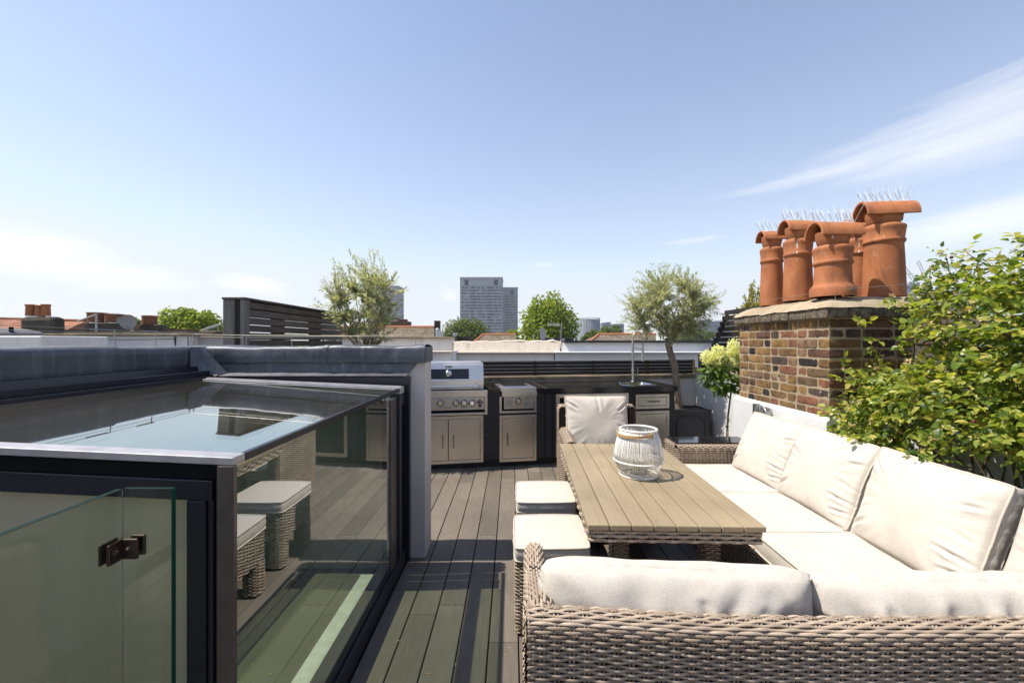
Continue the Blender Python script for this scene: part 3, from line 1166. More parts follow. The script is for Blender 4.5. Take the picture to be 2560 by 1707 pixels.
def kbox(name, mat, parent, s0, s1, d0, d1, z0, z1, bevel=0):
    return KB().box(s0, s1, d0, d1, z0, z1).build(name, mat, parent, bevel=bevel)


def khandle(parent, s, z0, z1, d=-.032, r=.006, horiz=None):
    m = KB()
    if horiz is None:
        m.tube([(s, 0, z0 + .012), (s, d, z0 + .012), (s, d, z1 - .012), (s, 0, z1 - .012)], r * .8, 6)
        m.box(s - r, s + r, d - r * .7, d + r * .7, z0, z1)
    else:
        z = (z0 + z1) / 2
        s0, s1 = horiz
        m.box(s0, s1, d - .005, d + .005, z - .007, z + .007)
        m.box(s0 + .008, s0 + .016, d + .005, 0, z - .005, z + .005)
        m.box(s1 - .016, s1 - .008, d + .005, 0, z - .005, z + .005)
    return m.build('handle', HANDLE, parent, smooth=True, sharp=40)


kt = thing('outdoor_kitchen', 'charcoal outdoor kitchen run with black granite worktop and steel doors under the fence', 'outdoor kitchen', KO)
SE = kp(1600, 700, 0, 5)[0]         # right end of the carcass
SW = -2.45
ZC, ZT = .935, .885                 # worktop top and underside
gl0, gr0 = kp(-185, 600)[0], kp(778, 600)[0]
hb0, hb1 = kp(912, 600)[0], kp(1378, 600)[0]
cm = KB()
cm.box(SW, SE, .005, .80, .085, ZT - .002)
cm.box(SW, SE - .01, .05, .78, 0, .083)
cm.build('carcass', CARCASS, kt, bevel=.002)
# joints of the carcass boards
jm = KB()
for x in (1480,):
    s = kp(x, 800)[0]
    jm.box(s - .004, s + .004, .0015, .004, .09, ZT - .003)
s = kp(20, 900, 0, 5)[0]
jm.box(s + .08, s + .086, .0015, .004, .09, ZT - .003)
jm.build('board_joint', DARK, kt)
wt = KB()
wt.box(SW, gl0 - .004, -.03, .86, ZT, ZC)
wt.box(gr0 + .004, hb0 + .012, -.03, .86, ZT, ZC)
wt.box(gl0 - .003, gr0 + .003, .62, .86, ZT, ZC)
wt.box(hb0 + .014, hb1 - .004, .50, .86, ZT, ZC)
js = kp(1493, 460)[0]
wt.box(hb1 - .002, js - .0015, -.03, .86, ZT, ZC)
# right-hand slab is laid round the sink
q0, q1 = 1.50, 1.93
se_ = SE + .025
wt.box(js + .0015, q0, -.035, .86, ZT - .02, ZC)
wt.box(q1, se_, -.035, .86, ZT - .02, ZC)
wt.box(q0 + .0005, q1 - .0005, -.035, .10, ZT - .02, ZC)
wt.box(q0 + .0005, q1 - .0005, .50, .86, ZT - .02, ZC)
wt.build('worktop', GRANITE, kt, bevel=.003)
pale = KB()
pale.box(js - .0012, js + .0012, -.03, .86, ZC - .01, ZC + .0006)
pale.build('worktop_joint', COPING, kt)
sk = KB()
path = roundrect(q0 - .012, q1 + .012, .088, .512, .10, 6)
inn = roundrect(q0 + .03, q1 - .03, .13, .47, .07, 6)
low = roundrect(q0 + .05, q1 - .05, .15, .45, .06, 6)
rings = [[(x, y, ZC + .001) for x, y in path], [(x, y, ZC + .005) for x, y in roundrect(q0 - .008, q1 + .008, .092, .508, .1, 6)],
         [(x, y, ZC + .003) for x, y in inn], [(x, y, ZC - .15) for x, y in low], [(x + (1.715 - x) * .97, y + (.3 - y) * .97, ZC - .155) for x, y in low]]
sk.grid(np.array(rings).transpose(1, 0, 2), closed_u=True)
sk.build('sink_bowl', CHROME, kt, smooth=True)


def kdoor(name, x0, x1, y0, y1, ref, splits=(), handles=(), inner=.075, hinge=None):
    """steel frame with one or more leaves; pixel rectangle read off the photo"""
    s0, z1 = kp(x0, y0, 0, ref)
    s1, _ = kp(x1, y0, 0, ref)
    sm = (s0 + s1) / 2
    z0 = kp((x0 + x1) / 2, y1, 0, ref)[1]
    z1 = kp((x0 + x1) / 2, y0, 0, ref)[1]
    b = .036
    f = KB()
    f.box(s0, s0 + b, -.014, .006, z0, z1)
    f.box(s1 - b, s1, -.014, .006, z0, z1)
    f.box(s0 + b + .0003, s1 - b - .0003, -.0137, .006, z0, z0 + b)
    f.box(s0 + b + .0003, s1 - b - .0003, -.0137, .006, z1 - b, z1)
    fo = f.build(name, STEEL, kt, bevel=.002)
    KB().box(s0 + b - .001, s1 - b + .001, -.004, .004, z0 + b - .001, z1 - b + .001).build('shadow_gap', DARK, fo)
    cuts = [s0 + b] + [kp(x, y0, 0, ref)[0] for x in splits] + [s1 - b]
    leaves = []
    for a, c in zip(cuts[:-1], cuts[1:]):
        d = KB().box(a + .004, c - .004, -.013, -.005, z0 + b + .004, z1 - b - .004)
        leaves.append(d.build('door', STEEL, kt if False else fo, bevel=.002))
    return s0, s1, z0, z1, leaves, fo


s0, s1, z0, z1, lv, fo = kdoor('double_door', -130, 725, 783, 1364, 4, (297,))
for x, L_ in ((229, lv[0]), (361, lv[1])):
    s, za = kp(x, 1005)
    khandle(fo, s, kp(x, 1168)[1], za)
for yy in (880, 1180):
    a, b = kp(690, yy)
    KB().box(a - .002, a + .007, -.017, -.0135, b - .035, b).build('hinge', STEELD, fo)
s0, s1, z0, z1, lv, fo = kdoor('single_door', 923, 1374, 768, 1334, 4)
s, za = kp(1022, 985)
khandle(fo, s, kp(1022, 1136)[1], za)
for yy in (880, 1150):
    a, b = kp(1336, yy)
    KB().box(a - .002, a + .007, -.017, -.0135, b - .035, b).build('hinge', STEELD, fo)
s0, s1, z0, z1, lv, fo = kdoor('drawer_front', 1118, 1527, 612, 788, 5)
c0, cz = kp(1262, 702, 0, 5)
c1, _ = kp(1404, 702, 0, 5)
khandle(fo, 0, cz - .008, cz + .008, -.03, horiz=(c0, c1))
s0, s1, z0, z1, lv, fo = kdoor('end_door', 1118, 1527, 815, 1400, 5)
hg = KB()
a, b = kp(1496, 890, 0, 5)
hg.box(a - .002, a + .008, -.017, -.0135, b - .08, b)
hg.build('hinge', STEELD, fo)

# wine fridge with two glazed doors
wf = thing('drinks_fridge', 'built-in steel drinks fridge with two glass doors behind the armchair', 'fridge', KT(np.array([[.75, 0, .1]]))[0])
f0, f1 = kp(140, 610, 0, 5)[0], kp(1025, 610, 0, 5)[0]
fm = kp(590, 610, 0, 5)[0]
ft = kp(590, 603, 0, 5)[1]
for a, b in ((f0, fm - .003), (fm + .003, f1)):
    m = KB()
    w = .045
    m.box(a, a + w, -.028, .003, .09, ft)
    m.box(b - w, b, -.028, .003, .09, ft)
    m.box(a + w + .0003, b - w - .0003, -.0277, .003, ft - w, ft)
    m.box(a + w + .0003, b - w - .0003, -.0277, .003, .09, .09 + w)
    d = m.build('door_frame', STEEL, wf, bevel=.003)
    KB().box(a + w, b - w, -.022, -.012, .09 + w, ft - w).build('door_glass', BLACKGLASS, d)

# gas grill set into the counter
gg = thing('gas_grill', 'built-in stainless steel gas barbecue with closed hood and four control knobs', 'barbecue', KT(np.array([[-.2, .2, .93]]))[0])
h0, h1 = kp(-141, 300)[0], kp(735, 300)[0]
zh0, zh1 = kp(300, 470)[1], kp(300, 133, .12)[1]
D = .06


def kprism(prof, a0, a1):
    """profile in (d, z) extruded along the counter"""
    m = KB()
    return m.prism(prof, 0, a0, a1)


hd = kprism([(.60, zh0), (.03, zh0), (.01, zh0 + .055), (.012, zh0 + .115), (.075, zh1 - .03), (.095, zh1 - .008), (.12, zh1), (.52, zh1 + .005), (.60, zh1 - .08)][::-1], h0, h1)
hood = hd.build('hood', STEEL, gg, bevel=.008)


def on_hood(x, y):
    """local s, z and d of a point on the sloping hood front"""
    d = .045
    for _ in range(4):
        s, z = kp(x, y, d)
        f = (z - (zh0 + .115)) / (zh1 - .03 - zh0 - .115)
        d = .012 + .063 * f
    return s, d, z


w0, w1 = on_hood(40, 205), on_hood(548, 205)
wb = on_hood(548, 325)
wl = on_hood(300, 205)[0] * 2 - w1[0]
KB().hexa([(wl, wb[1] - .004, wb[2]), (w1[0], wb[1] - .004, wb[2]), (w1[0], wb[1] + .01, wb[2]), (wl, wb[1] + .01, wb[2]),
           (wl, w1[1] - .004, w1[2]), (w1[0], w1[1] - .004, w1[2]), (w1[0], w1[1] + .01, w1[2]), (wl, w1[1] + .01, w1[2])]).build('hood_window', BLACKGLASS, hood)
s, d, z = on_hood(300, 264)
tg = KB().lathe([(.0001, -.022), (.024, -.022), (.030, -.018), (.038, -.012), (.042, -.003), (.042, .006)], (s, d - .004, z), 24, 1)
tgo = tg.build('thermometer', CHROME, hood, smooth=True, sharp=40)
KB().lathe([(.0001, -.0235), (.020, -.0235)], (s, d - .004, z), 20, 1).build('dial', WHITEBADGE, tgo)
s, d, z = on_hood(300, 178)
KB().box(s - .042, s + .042, d - .006, d + .004, z - .018, z + .018).build('maker_plate', WHITEBADGE, hood, bevel=.003)
pl = KB()
pl.box(s - .034, s - .022, d - .0075, d - .005, z - .012, z + .012)
pl.box(s - .012, s + .032, d - .0075, d - .005, z - .007, z + .007)
pl.build('plate_print', PRINT, hood)
zb = kp(300, 415)[1]
ha, hb = kp(-60, 415)[0], kp(660, 405)[0]
KB().tube([(ha, -.055, zb), (hb, -.055, zb)], .013, 14).build('hood_handle', CHROME, gg, smooth=True, sharp=50)
for s in (ha + .04, hb - .02):
    m = KB().tube([(s, .015, zb + .01), (s, -.03, zb), (s, -.055, zb)], [.022, .018, .019], 12)
    m.build('handle_bracket', CHROME, gg, smooth=True, sharp=50)
# control panel
p0, p1 = kp(-181, 600)[0], kp(773, 600)[0]
zp0, zp1 = kp(300, 768)[1], kp(300, 472)[1]
m = KB()
za, zb2 = kp(300, 552)[1], kp(300, 706)[1]
m.box(p0, p1, -.045, .02, za + .002, zp1)
m.box(p0, p0 + .032, -.045, .02, zp0 + .028, za)
m.box(p1 - .032, p1, -.045, .02, zp0 + .028, za)
m.box(p0, p1, -.050, .02, zp0, zp0 + .026)
m.build('panel_surround', STEEL, gg, bevel=.003)
cpn = KB().box(p0 + .034, p1 - .034, -.036, .01, zb2, za - .001).build('control_panel', STEELD, gg, bevel=.002)
kbox('drip_slot', DARK, gg, p0 + .033, p1 - .033, -.02, .012, zp0 + .027, zb2 - .001)
for x in (5, 203, 393, 490, 586):
    s, z = kp(x, 622, -.036)
    b = KB().lathe([(.042, -.036), (.042, -.040), (.034, -.048), (.030, -.050)], (s, 0, z), 24, 1).build('knob_bezel', HANDLE, gg, smooth=True, sharp=40)
    kb = KB().lathe([(.0285, -.050), (.0275, -.075), (.024, -.080), (.0001, -.080)], (s, 0, z), 24, 1)
    kb.build('knob', CHROME, gg, smooth=True, sharp=40)
m = KB()
for x, y, w in ((200, 682, .012), (396, 676, .012), (586, 672, .012), (295, 678, .075), (490, 674, .06)):
    s, z = kp(x, y, -.036)
    m.box(s - w / 1.4, s + w / 1.4, -.0375, -.0355, z - .003, z + .003)
m.build('panel_print', PRINT, gg)
# cast bottle opener screwed to the panel
bo = thing('bottle_opener', 'small dark red cast bottle opener screwed to the barbecue panel right of the knobs', 'bottle opener', KT(np.array([[.3, 0, .8]]))[0])
s, z = kp(685, 628, -.036)
m = KB()
pts = [(0, .052), (.008, .045), (.009, .022), (.034, .024), (.036, .010), (.016, .0), (.020, -.022), (.010, -.042), (-.010, -.042), (-.020, -.022), (-.016, .0), (-.036, .010), (-.034, .024), (-.009, .022), (-.008, .045)]
m.add([(s + a, -.050, z + b) for a, b in pts] + [(s + a, -.0365, z + b) for a, b in pts],
      [tuple(range(15))[::-1], tuple(range(15, 30))] + [(i, (i + 1) % 15, 15 + (i + 1) % 15, 15 + i) for i in range(15)])
m.build('opener_body', BADGE, bo)
KB().tube([(s, -.052, z + .02), (s - .008, -.058, z + .004), (s, -.058, z - .008), (s + .008, -.058, z + .004), (s, -.052, z + .02)], .0035, 6).build('opener_claw', STEELD, bo)

# side burner
sb = thing('side_burner', 'drop-in steel side burner with flat lid and single round knob', 'side burner', KT(np.array([[.2, .2, .93]]))[0])
b0, b1 = kp(920, 600)[0], kp(1370, 600)[0]
zl = ZC + .012
ld = KB().box(hb0 + .02, hb1 - .008, -.028, .494, ZC - .03, zl)
ld.build('lid_tray', STEEL, sb, bevel=.004)
m = KB()
m.box(hb0 + .08, hb1 - .085, .05, .43, zl + .0005, zl + .012)
m.build('lid', CHROME, sb, bevel=.005)
za, zb = kp(1150, 468)[1], kp(1150, 540)[1]
kbox('fascia', STEEL, sb, kp(948, 500)[0], kp(1372, 500)[0], -.050, .02, zb, ZC - .031, .003)
zc, zd = kp(1150, 700)[1], kp(1150, 738)[1]
m = KB()
m.box(b0, b0 + .028, -.03, .02, zd + .026, zb - .001)
m.box(b1 - .028, b1, -.03, .02, zd + .026, zb - .001)
m.box(b0, b1, -.034, .02, zd, zd + .025)
m.build('surround', STEEL, sb, bevel=.002)
kbox('recess', DARK, sb, b0 + .028, b1 - .028, .0, .015, zd + .026, zb - .002)
kbox('control_panel', STEELD, sb, kp(975, 600)[0], kp(1338, 600)[0], -.030, -.002, kp(1150, 690)[1], zb - .003, .002)
s, z = kp(1157, 600, -.03)
KB().lathe([(.042, -.030), (.042, -.034), (.034, -.042), (.030, -.044)], (s, 0, z), 24, 1).build('knob_bezel', HANDLE, sb, smooth=True, sharp=40)
KB().lathe([(.0285, -.044), (.0275, -.068), (.024, -.073), (.0001, -.073)], (s, 0, z), 24, 1).build('knob', CHROME, sb, smooth=True, sharp=40)
m = KB()
for x0_, x1_, ys in ((1000, 1092, (566, 580, 596, 610, 626, 642, 656)), (1238, 1310, (556, 568, 582)), (1232, 1312, (622,)), (1262, 1296, (648,))):
    for y in ys:
        a, z = kp(x0_, y, -.03)
        b, _ = kp(x1_ - rng.uniform(0, 18), y, -.03)
        m.box(a, b, -.0312, -.0295, z - .0016, z + .0016)
m.build('printed_lines', PRINT, sb)
fc = bpy.data.curves.new('ce_letters', 'FONT')
fc.body = 'CE'
fc.size = .034
fc.extrude = .0006
fo = bpy.data.objects.new('ce_letters', fc)
COL.objects.link(fo)
bpy.context.view_layer.update()
me = bpy.data.meshes.new_from_object(fo.evaluated_get(bpy.context.evaluated_depsgraph_get()))
bpy.data.objects.remove(fo)
bpy.data.curves.remove(fc)
fo = bpy.data.objects.new('ce_mark', me)
COL.objects.link(fo)
s, z = kp(1222, 660, -.03)
fo.location = KT(np.array([[s, -.0310, z]]))[0] - ORIGIN[sb.name]
fo.rotation_euler = (R(90), 0, KA)
me.materials.clear()
me.materials.append(PRINT)
fo.parent = sb

# spring tap at the sink
tp = thing('kitchen_tap', 'tall steel pull-down spring tap standing behind the sink', 'tap', KT(np.array([[1.6, .6, ZC]]))[0])
ts, tz = kp(1088, 450, .6, 5)
m = KB()
m.lathe([(.0001, ZC), (.030, ZC), (.030, ZC + .006), (.022, ZC + .012), (.022, ZC + .17), (.016, ZC + .175), (.016, ZC + .60), (.0001, ZC + .602)], (ts, .6, 0), 16)
m.build('column', STEELD, tp, smooth=True, sharp=40)
m = KB()
th = np.linspace(0, np.pi, 16)
xs = ts + .06
arc = [(ts, .6, ZC + .60)] + [(ts + .075 - .075 * math.cos(a), .6 - .0 * a, ZC + .62 + .075 * math.sin(a)) for a in th] + [(ts + .15, .6, ZC + .50)]
m.tube(arc, .009, 8)
m.build('hose', STEELD, tp, smooth=True)
m = KB().lathe([(.0001, .50), (.013, .50), (.016, .42), (.016, .34), (.024, .30), (.024, .285), (.0001, .285)][::-1], (ts + .15, .6, ZC), 14)
m.build('spray_head', STEELD, tp, smooth=True, sharp=40)
KB().tube([(ts, .6, ZC + .475), (ts + .15, .6, ZC + .455)], .006, 8).build('head_bracket', STEELD, tp)
m = KB().tube([(ts + .02, .6, ZC + .085), (ts + .075, .6, ZC + .085)], .017, 12)
m.tube([(ts + .068, .6, ZC + .09), (ts + .072, .595, ZC + .19)], .005, 8)
m.build('lever', STEELD, tp, smooth=True, sharp=50)

# ------------------------------------------------------------------ back wall with coping and low slat fence
bw = thing('back_wall', 'low grey wall behind the kitchen with mossy stone coping', 'wall', KT(np.array([[0, 1, 0]]))[0])
WE = 3.0
kbox('rendered_face', WHITEOLD, bw, -2.6, WE, .885, 1.12, 0, .945)
m = KB()
s = -2.6
while s < WE:
    e = min(WE, s + rng.uniform(.62, .9))
    m.box(s + .003, e - .003, .862, 1.15, .948, 1.006 + rng.uniform(-.004, .004))
    s = e
m.build('coping', COPING, bw, bevel=.006)
sf = thing('slat_fence', 'low dark stained slat fence with pale top rail behind the counter', 'fence', KT(np.array([[0, 1, 1]]))[0])
m = KB()
for k in range(4):
    z = 1.013 + k * .0495
    m.box(-2.55, WE - .02, .965, .985, z, z + .0455)
m.build('slats', SLATDARK, sf, bevel=.002)
kbox('top_rail', POSTGREY, sf, -2.56, WE - .01, .935, 1.03, 1.212, 1.226, .002)
for x in (-2.0, -1.0, kp(1368, 200, .98)[0], kp(610, 280, .98, 5)[0], kp(1275, 280, .98, 5)[0], kp(1840, 280, .98, 5)[0]):
    m = KB().box(x - .018, x + .018, .988, 1.02, 1.008, 1.21)
    m.build('post', CANE, sf)

# ------------------------------------------------------------------ chimney stack
CXL, CY0, CY1 = 2.20, 2.96, 4.13
ZB, ZCAP = .965, 1.662
CXR = 3.25
ch = thing('chimney_stack', 'broad old stock-brick chimney stack with cement top carrying five clay pots', 'chimney', (2.7, 3.5, ZB))
box('mortar_core', MORTAR, ch, CXL + .004, CXR, CY0 + .004, CY1, .5, ZCAP + .08)
bm = MB()
rows = 10
rh = (ZCAP - .955) / rows


def jbrick(x0, x1, y0, y1, z0, z1, face):
    """an old brick with worn arrises and a pitted face; face 'x' shows towards -x, 'y' towards -y, 'c' both"""
    sd = rng.uniform(0, 90)
    nx, ny, nz = max(3, int((x1 - x0) / .018)), max(3, int((y1 - y0) / .018)), 6
    g = lambda a, b, n: np.linspace(a, b, n)
    cx, cy, cz = (x0 + x1) / 2, (y0 + y1) / 2, (z0 + z1) / 2
    ra = rng.uniform(.0022, .0042)

    def worn(P):
        q = P.reshape(-1, 3).copy()
        for p in q:
            d = [min(p[0] - x0, x1 - p[0]), min(p[1] - y0, y1 - p[1]), min(p[2] - z0, z1 - p[2])]
            # pull points near an edge inwards
            for i, j in ((0, 1), (0, 2), (1, 2)):
                e = d[i] + d[j]
                if e < ra * 1.6:
                    k = (ra * 1.6 - e) * .42
                    for m_, c_ in ((i, (cx, cy, cz)[i]), (j, (cx, cy, cz)[j])):
                        p[m_] += k * (1 if c_ > p[m_] else -1)
            v = Vector((p[0] * 32 + sd, p[1] * 32, p[2] * 32))
            w = noise.noise(v) * .0032 + noise.noise(v * 2.7) * .0022
            p += np.array([w, w, w * .35])
        return q.reshape(P.shape)
    X, Z = np.meshgrid(g(x0, x1, nx), g(z0, z1, nz), indexing='ij')
    parts = []
    if face in 'yc':
        parts.append(np.stack([X, X * 0 + y0, Z], -1))
    Y, Z2 = np.meshgrid(g(y0, y1, ny), g(z0, z1, nz), indexing='ij')
    if face in 'xc':
        parts.append(np.stack([Y * 0 + x0, Y, Z2], -1)[::-1])
    X3, Y3 = np.meshgrid(g(x0, x1, nx), g(y0, y1, ny), indexing='ij')
    parts.append(np.stack([X3, Y3, X3 * 0 + z1], -1))
    parts.append(np.stack([X3, Y3, X3 * 0 + z0], -1)[::-1])
    if face == 'x':
        parts.append(np.stack([X, X * 0 + y0, Z], -1))
        parts.append(np.stack([X, X * 0 + y1, Z], -1)[::-1])
    else:
        parts.append(np.stack([Y * 0 + x1, Y, Z2], -1))
    if face == 'y':
        parts.append(np.stack([Y * 0 + x0, Y, Z2], -1)[::-1])
    if face == 'c':
        parts.append(np.stack([X, X * 0 + y1, Z], -1)[::-1])
    V, Q, idx, n0 = [], [], {}, 0
    for P in parts:
        a_, b_ = P.shape[:2]
        ids = np.zeros((a_, b_), int)
        for i in range(a_):
            for j in range(b_):
                key = tuple(np.round(P[i, j], 5))
                if key not in idx:
                    idx[key] = len(V)
                    V.append(P[i, j])
                ids[i, j] = idx[key]
        Q.append(np.stack([ids[:-1, :-1], ids[1:, :-1], ids[1:, 1:], ids[:-1, 1:]], -1).reshape(-1, 4))
    bm.add(worn(np.array(V)), np.concatenate(Q))


for r in range(rows):
    z0 = .955 + r * rh + .0050
    z1 = .955 + (r + 1) * rh - .0050
    y = CY0
    k = r % 2
    first = True
    while y < CY1 - .02:
        L = (.222 if k % 2 == 0 else .106) * rng.uniform(.95, 1.05)
        e = min(CY1, y + L)
        o = rng.uniform(-.003, .003)
        if first:
            # corner brick wraps round to the front
            jbrick(CXL + o, CXL + (.106 if k % 2 == 0 else .222), CY0 + o, e, z0, z1, 'c')
            xs = CXL + (.106 if k % 2 == 0 else .222) + .011
            first = False
        else:
            jbrick(CXL + o, CXL + .09, y + .0055, e - .0005, z0, z1, 'x')
        y = e + .0055
        k += 1
    x = xs
    k = r % 2 + 1
    while x < CXR - .02:
        L = (.222 if k % 2 == 0 else .106) * rng.uniform(.95, 1.05)
        e = min(CXR, x + L)
        o = rng.uniform(-.003, .003)
        jbrick(x, e, CY0 + o, CY0 + .09, z0, z1, 'y')
        x = e + .011
        k += 1
bm.build('brickwork', BRICK, ch, smooth=True, sharp=65)
# projecting top course
keep, bm = bm, MB()
jbrick(CXL - .04, CXL + .11, CY0 - .035, CY0 + .18, ZCAP + .003, ZCAP + .074, 'c')
y = CY0 + .187
while y < CY1 + .03:
    e = min(CY1 + .035, y + rng.uniform(.19, .24))
    o = rng.uniform(-.005, .005)
    jbrick(CXL - .040 + o, CXL + .09, y, e - .007, ZCAP + .003, ZCAP + .074, 'x')
    y = e
x = CXL + .117
while x < CXR:
    e = min(CXR, x + rng.uniform(.19, .24))
    o = rng.uniform(-.005, .005)
    jbrick(x, e - .007, CY0 - .035 + o, CY0 + .09, ZCAP + .003, ZCAP + .074, 'y')
    x = e
bm.build('top_course', TOPBRICK, ch, smooth=True, sharp=65)
fl = np.zeros((46, 40, 3))
for i in range(46):
    for j in range(40):
        a, b = i / 45, j / 39
        x = CXL - .05 + a * (CXR + .05 - CXL)
        y = CY0 - .045 + b * (CY1 + .09 - CY0)
        e = min(a * (CXR - CXL), b * 1.26, (1 - b) * 1.26)
        z = ZCAP + .070 + .105 * (1 - math.exp(-max(0, e) / .085)) + fbm((x, y, 0), 7, 4) * .010
        fl[i, j] = (x, y, z)
MB().grid(fl).build('cement_flaunching', FLAUNCH, ch, smooth=True)


def chimney_pot(lab, u, Y, X, r, zb, ztop, flare, seed, rotz=-6, capw=1.0):
    """clay pot with bead rings, an inner bowl and a half-round tile cowl with bird spikes"""
    c = np.array([X, Y, 0])
    o = thing('chimney_pot', lab, 'chimney pot', (X, Y, zb), 'clay chimney pots on the brick stack')
    ct = r * .98
    zc = ztop - ct - .004               # springing line of the cowl tile
    h = zc - zb
    b = [(r * 1.22 if flare else r * 1.08, zb), (r * 1.24 if flare else r * 1.075, zb + .055)]
    if flare:
        b += [(r * 1.17, zb + .07), (r * 1.06, zb + .085), (r * 1.01, zb + .10)]
    zr_ = zc - .135
    b += [(r * 1.0, zb + h * .5 if not flare else zb + .14), (r * .965, zr_ - .085), (r * .97, zr_ - .065), (r * 1.05, zr_ - .058), (r * 1.065, zr_ - .047), (r * 1.03, zr_ - .036),
          (r * .99, zr_ - .03), (r * 1.06, zr_ + .035), (r * 1.09, zr_ + .05), (r * 1.06, zr_ + .062), (r * .86, zr_ + .078)]
    MB().lathe(b, c, 40).build('pot_body', TERRA, o, smooth=True, sharp=50)
    bowl = [(r * .72, zr_ + .07), (r * .80, zr_ + .085), (r * .92, zr_ + .135), (r * .93, zr_ + .175), (r * .86, zr_ + .175), (r * .8, zr_ + .12)]
    MB().lathe(bowl, c, 36).build('inner_bowl', TERRA, o, smooth=True, sharp=50)
    # half-round tile, axis across, thick edge
    L = r * 2.35 * capw
    n = 22
    ro, ri = ct * 1.02, ct * .86
    a = np.linspace(0, np.pi, n)
    ca, sa = math.cos(R(rotz)), math.sin(R(rotz))
    pts = []
    for x, taper in ((-L * .50, 1.04), (-L * .2, 1.0), (L * .2, .97), (L * .56, .95)):
        ring = [(x, -ro * taper * math.cos(q), ro * taper * math.sin(q)) for q in a] + [(x, -ri * taper * math.cos(q), ri * taper * math.sin(q)) for q in a[::-1]]
        pts.append(ring)
    P = np.array(pts)
    Q = P.copy()
    Q[..., 0] = P[..., 0] * ca - P[..., 1] * sa + X
    Q[..., 1] = P[..., 0] * sa + P[..., 1] * ca + Y
    Q[..., 2] = P[..., 2] + zc - P[..., 0] * .02
    m = MB()
    nn = 2 * n
    f = []
    for k in range(3):
        for i in range(nn):
            f.append((k * nn + i, (k + 1) * nn + i, (k + 1) * nn + (i + 1) % nn, k * nn + (i + 1) % nn))
    for k, sg in ((0, 1), (3, -1)):
        for i in range(n - 1):
            q = (k * nn + i, k * nn + i + 1, k * nn + nn - 2 - i, k * nn + nn - 1 - i)
            f.append(q[::sg])
    m.add(Q.reshape(-1, 3), f)
    m.build('cowl', TERRA, o, smooth=True, sharp=50, bevel=.004)
    # bird spikes: clear strip with thin wires in three rows
    sp, wr = MB(), MB()
    rr = np.random.default_rng(seed)

    def tp(x, y, z):
        return (x * ca - y * sa + X, x * sa + y * ca + Y, z + zc - x * .02)
    x = -L * .42
    sp.tube([tp(-L * .45, 0, ro * 1.02), tp(0, 0, ro * .99 + .004), tp(L * .5, 0, ro * .96)], .008, 6)
    while x < L * .52:
        for lean, ly, rad, hh in ((-.055, -.03, .0022, .07), (.0, .05, .0011, .125), (.035, -.045, .0011, .12), (-.02, .02, .0011, .115)):
            t = (x + rr.uniform(-.008, .008), 0, ro * .99)
            wr.tube([tp(*t), tp(t[0] + lean * rr.uniform(.5, 1.2), ly * rr.uniform(.6, 1.2), t[2] + hh * rr.uniform(.8, 1.1))], rad, 4)
        x += .036
    s_ = sp.build('spike_strip', CLEARPLASTIC, o)
    wr.build('spikes', CLEARPLASTIC, s_)
    return o


chimney_pot('smallest clay chimney pot, leftmost and farthest on the brick stack', 1929, 3.86, 2.350, .088, 1.822, 2.495, False, 1)
chimney_pot('clay chimney pot second from the left, half hidden by the squat flared one', 1995, 3.50, 2.345, .099, 1.83, 2.492, False, 2)
chimney_pot('short squat clay pot with flared foot at the front of the stack', 2083, 3.10, 2.330, .115, 1.822, 2.366, True, 3)
chimney_pot('narrow clay pot glimpsed between the squat pot and the tallest one', 2146, 3.58, 2.905, .098, 1.83, 2.515, False, 4, -10)
chimney_pot('tallest and widest clay pot at the right end of the stack', 2210, 3.22, 2.805, .121, 1.83, 2.555, False, 5, -15, 1.1)

# white wall the chimney stands on
wp = thing('white_plinth_wall', 'bright white rendered wall below the brick chimney behind the sofa', 'wall', (2.5, 3.5, 0))
MB().prism([(2.155, 0), (2.95, 0), (2.95, .962), (2.19, .972), (2.155, .952)], 1, 2.925, 4.165).build('plinth_block', WHITE, wp, bevel=.006)
rw = thing('right_boundary_wall', 'white rendered boundary wall in shade with dark stone coping behind the hydrangea', 'wall', (2.85, 5.3, 0))
MB().hexa([(2.78, 4.17, 0), (3.0, 4.17, 0), (3.0, 6.52, 0), (2.78, 6.52, 0), (2.78, 4.17, 1.03), (3.0, 4.17, 1.03), (3.0, 6.52, 1.03), (2.78, 6.52, 1.03)]).build('wall_face', WHITE, rw)
MB().box(2.755, 3.03, 4.17, 6.50, 1.033, 1.115).build('coping', COPING, rw, bevel=.01)
bp = MB().box(2.80, 2.98, 6.28, 6.42, 1.118, 1.30)
bp.build('brick_stub', BRICK, rw)
rs = thing('raked_screen', 'blackened slat screen with a sloping end behind the hydrangea and chimney', 'fence', (2.9, 5.3, 1.1))
m = MB()
z = 1.135
while z < 1.86:
    # the far end is cut on the slope
    ye = 6.36 - max(0, z - 1.15) / .71 * .62
    m.box(2.86, 2.882, 4.18, ye, z, z + .058)
    z += .072
m.build('slats', SLATBLACK, rs, bevel=.002)
m = MB().bar((2.90, 6.37, 1.13), (2.90, 5.74, 1.86), .03, .05)
m.build('raking_post', SLATBLACK, rs)
box('post', SLATBLACK, rs, 2.886, 2.93, 5.0, 5.05, 1.118, 1.86)
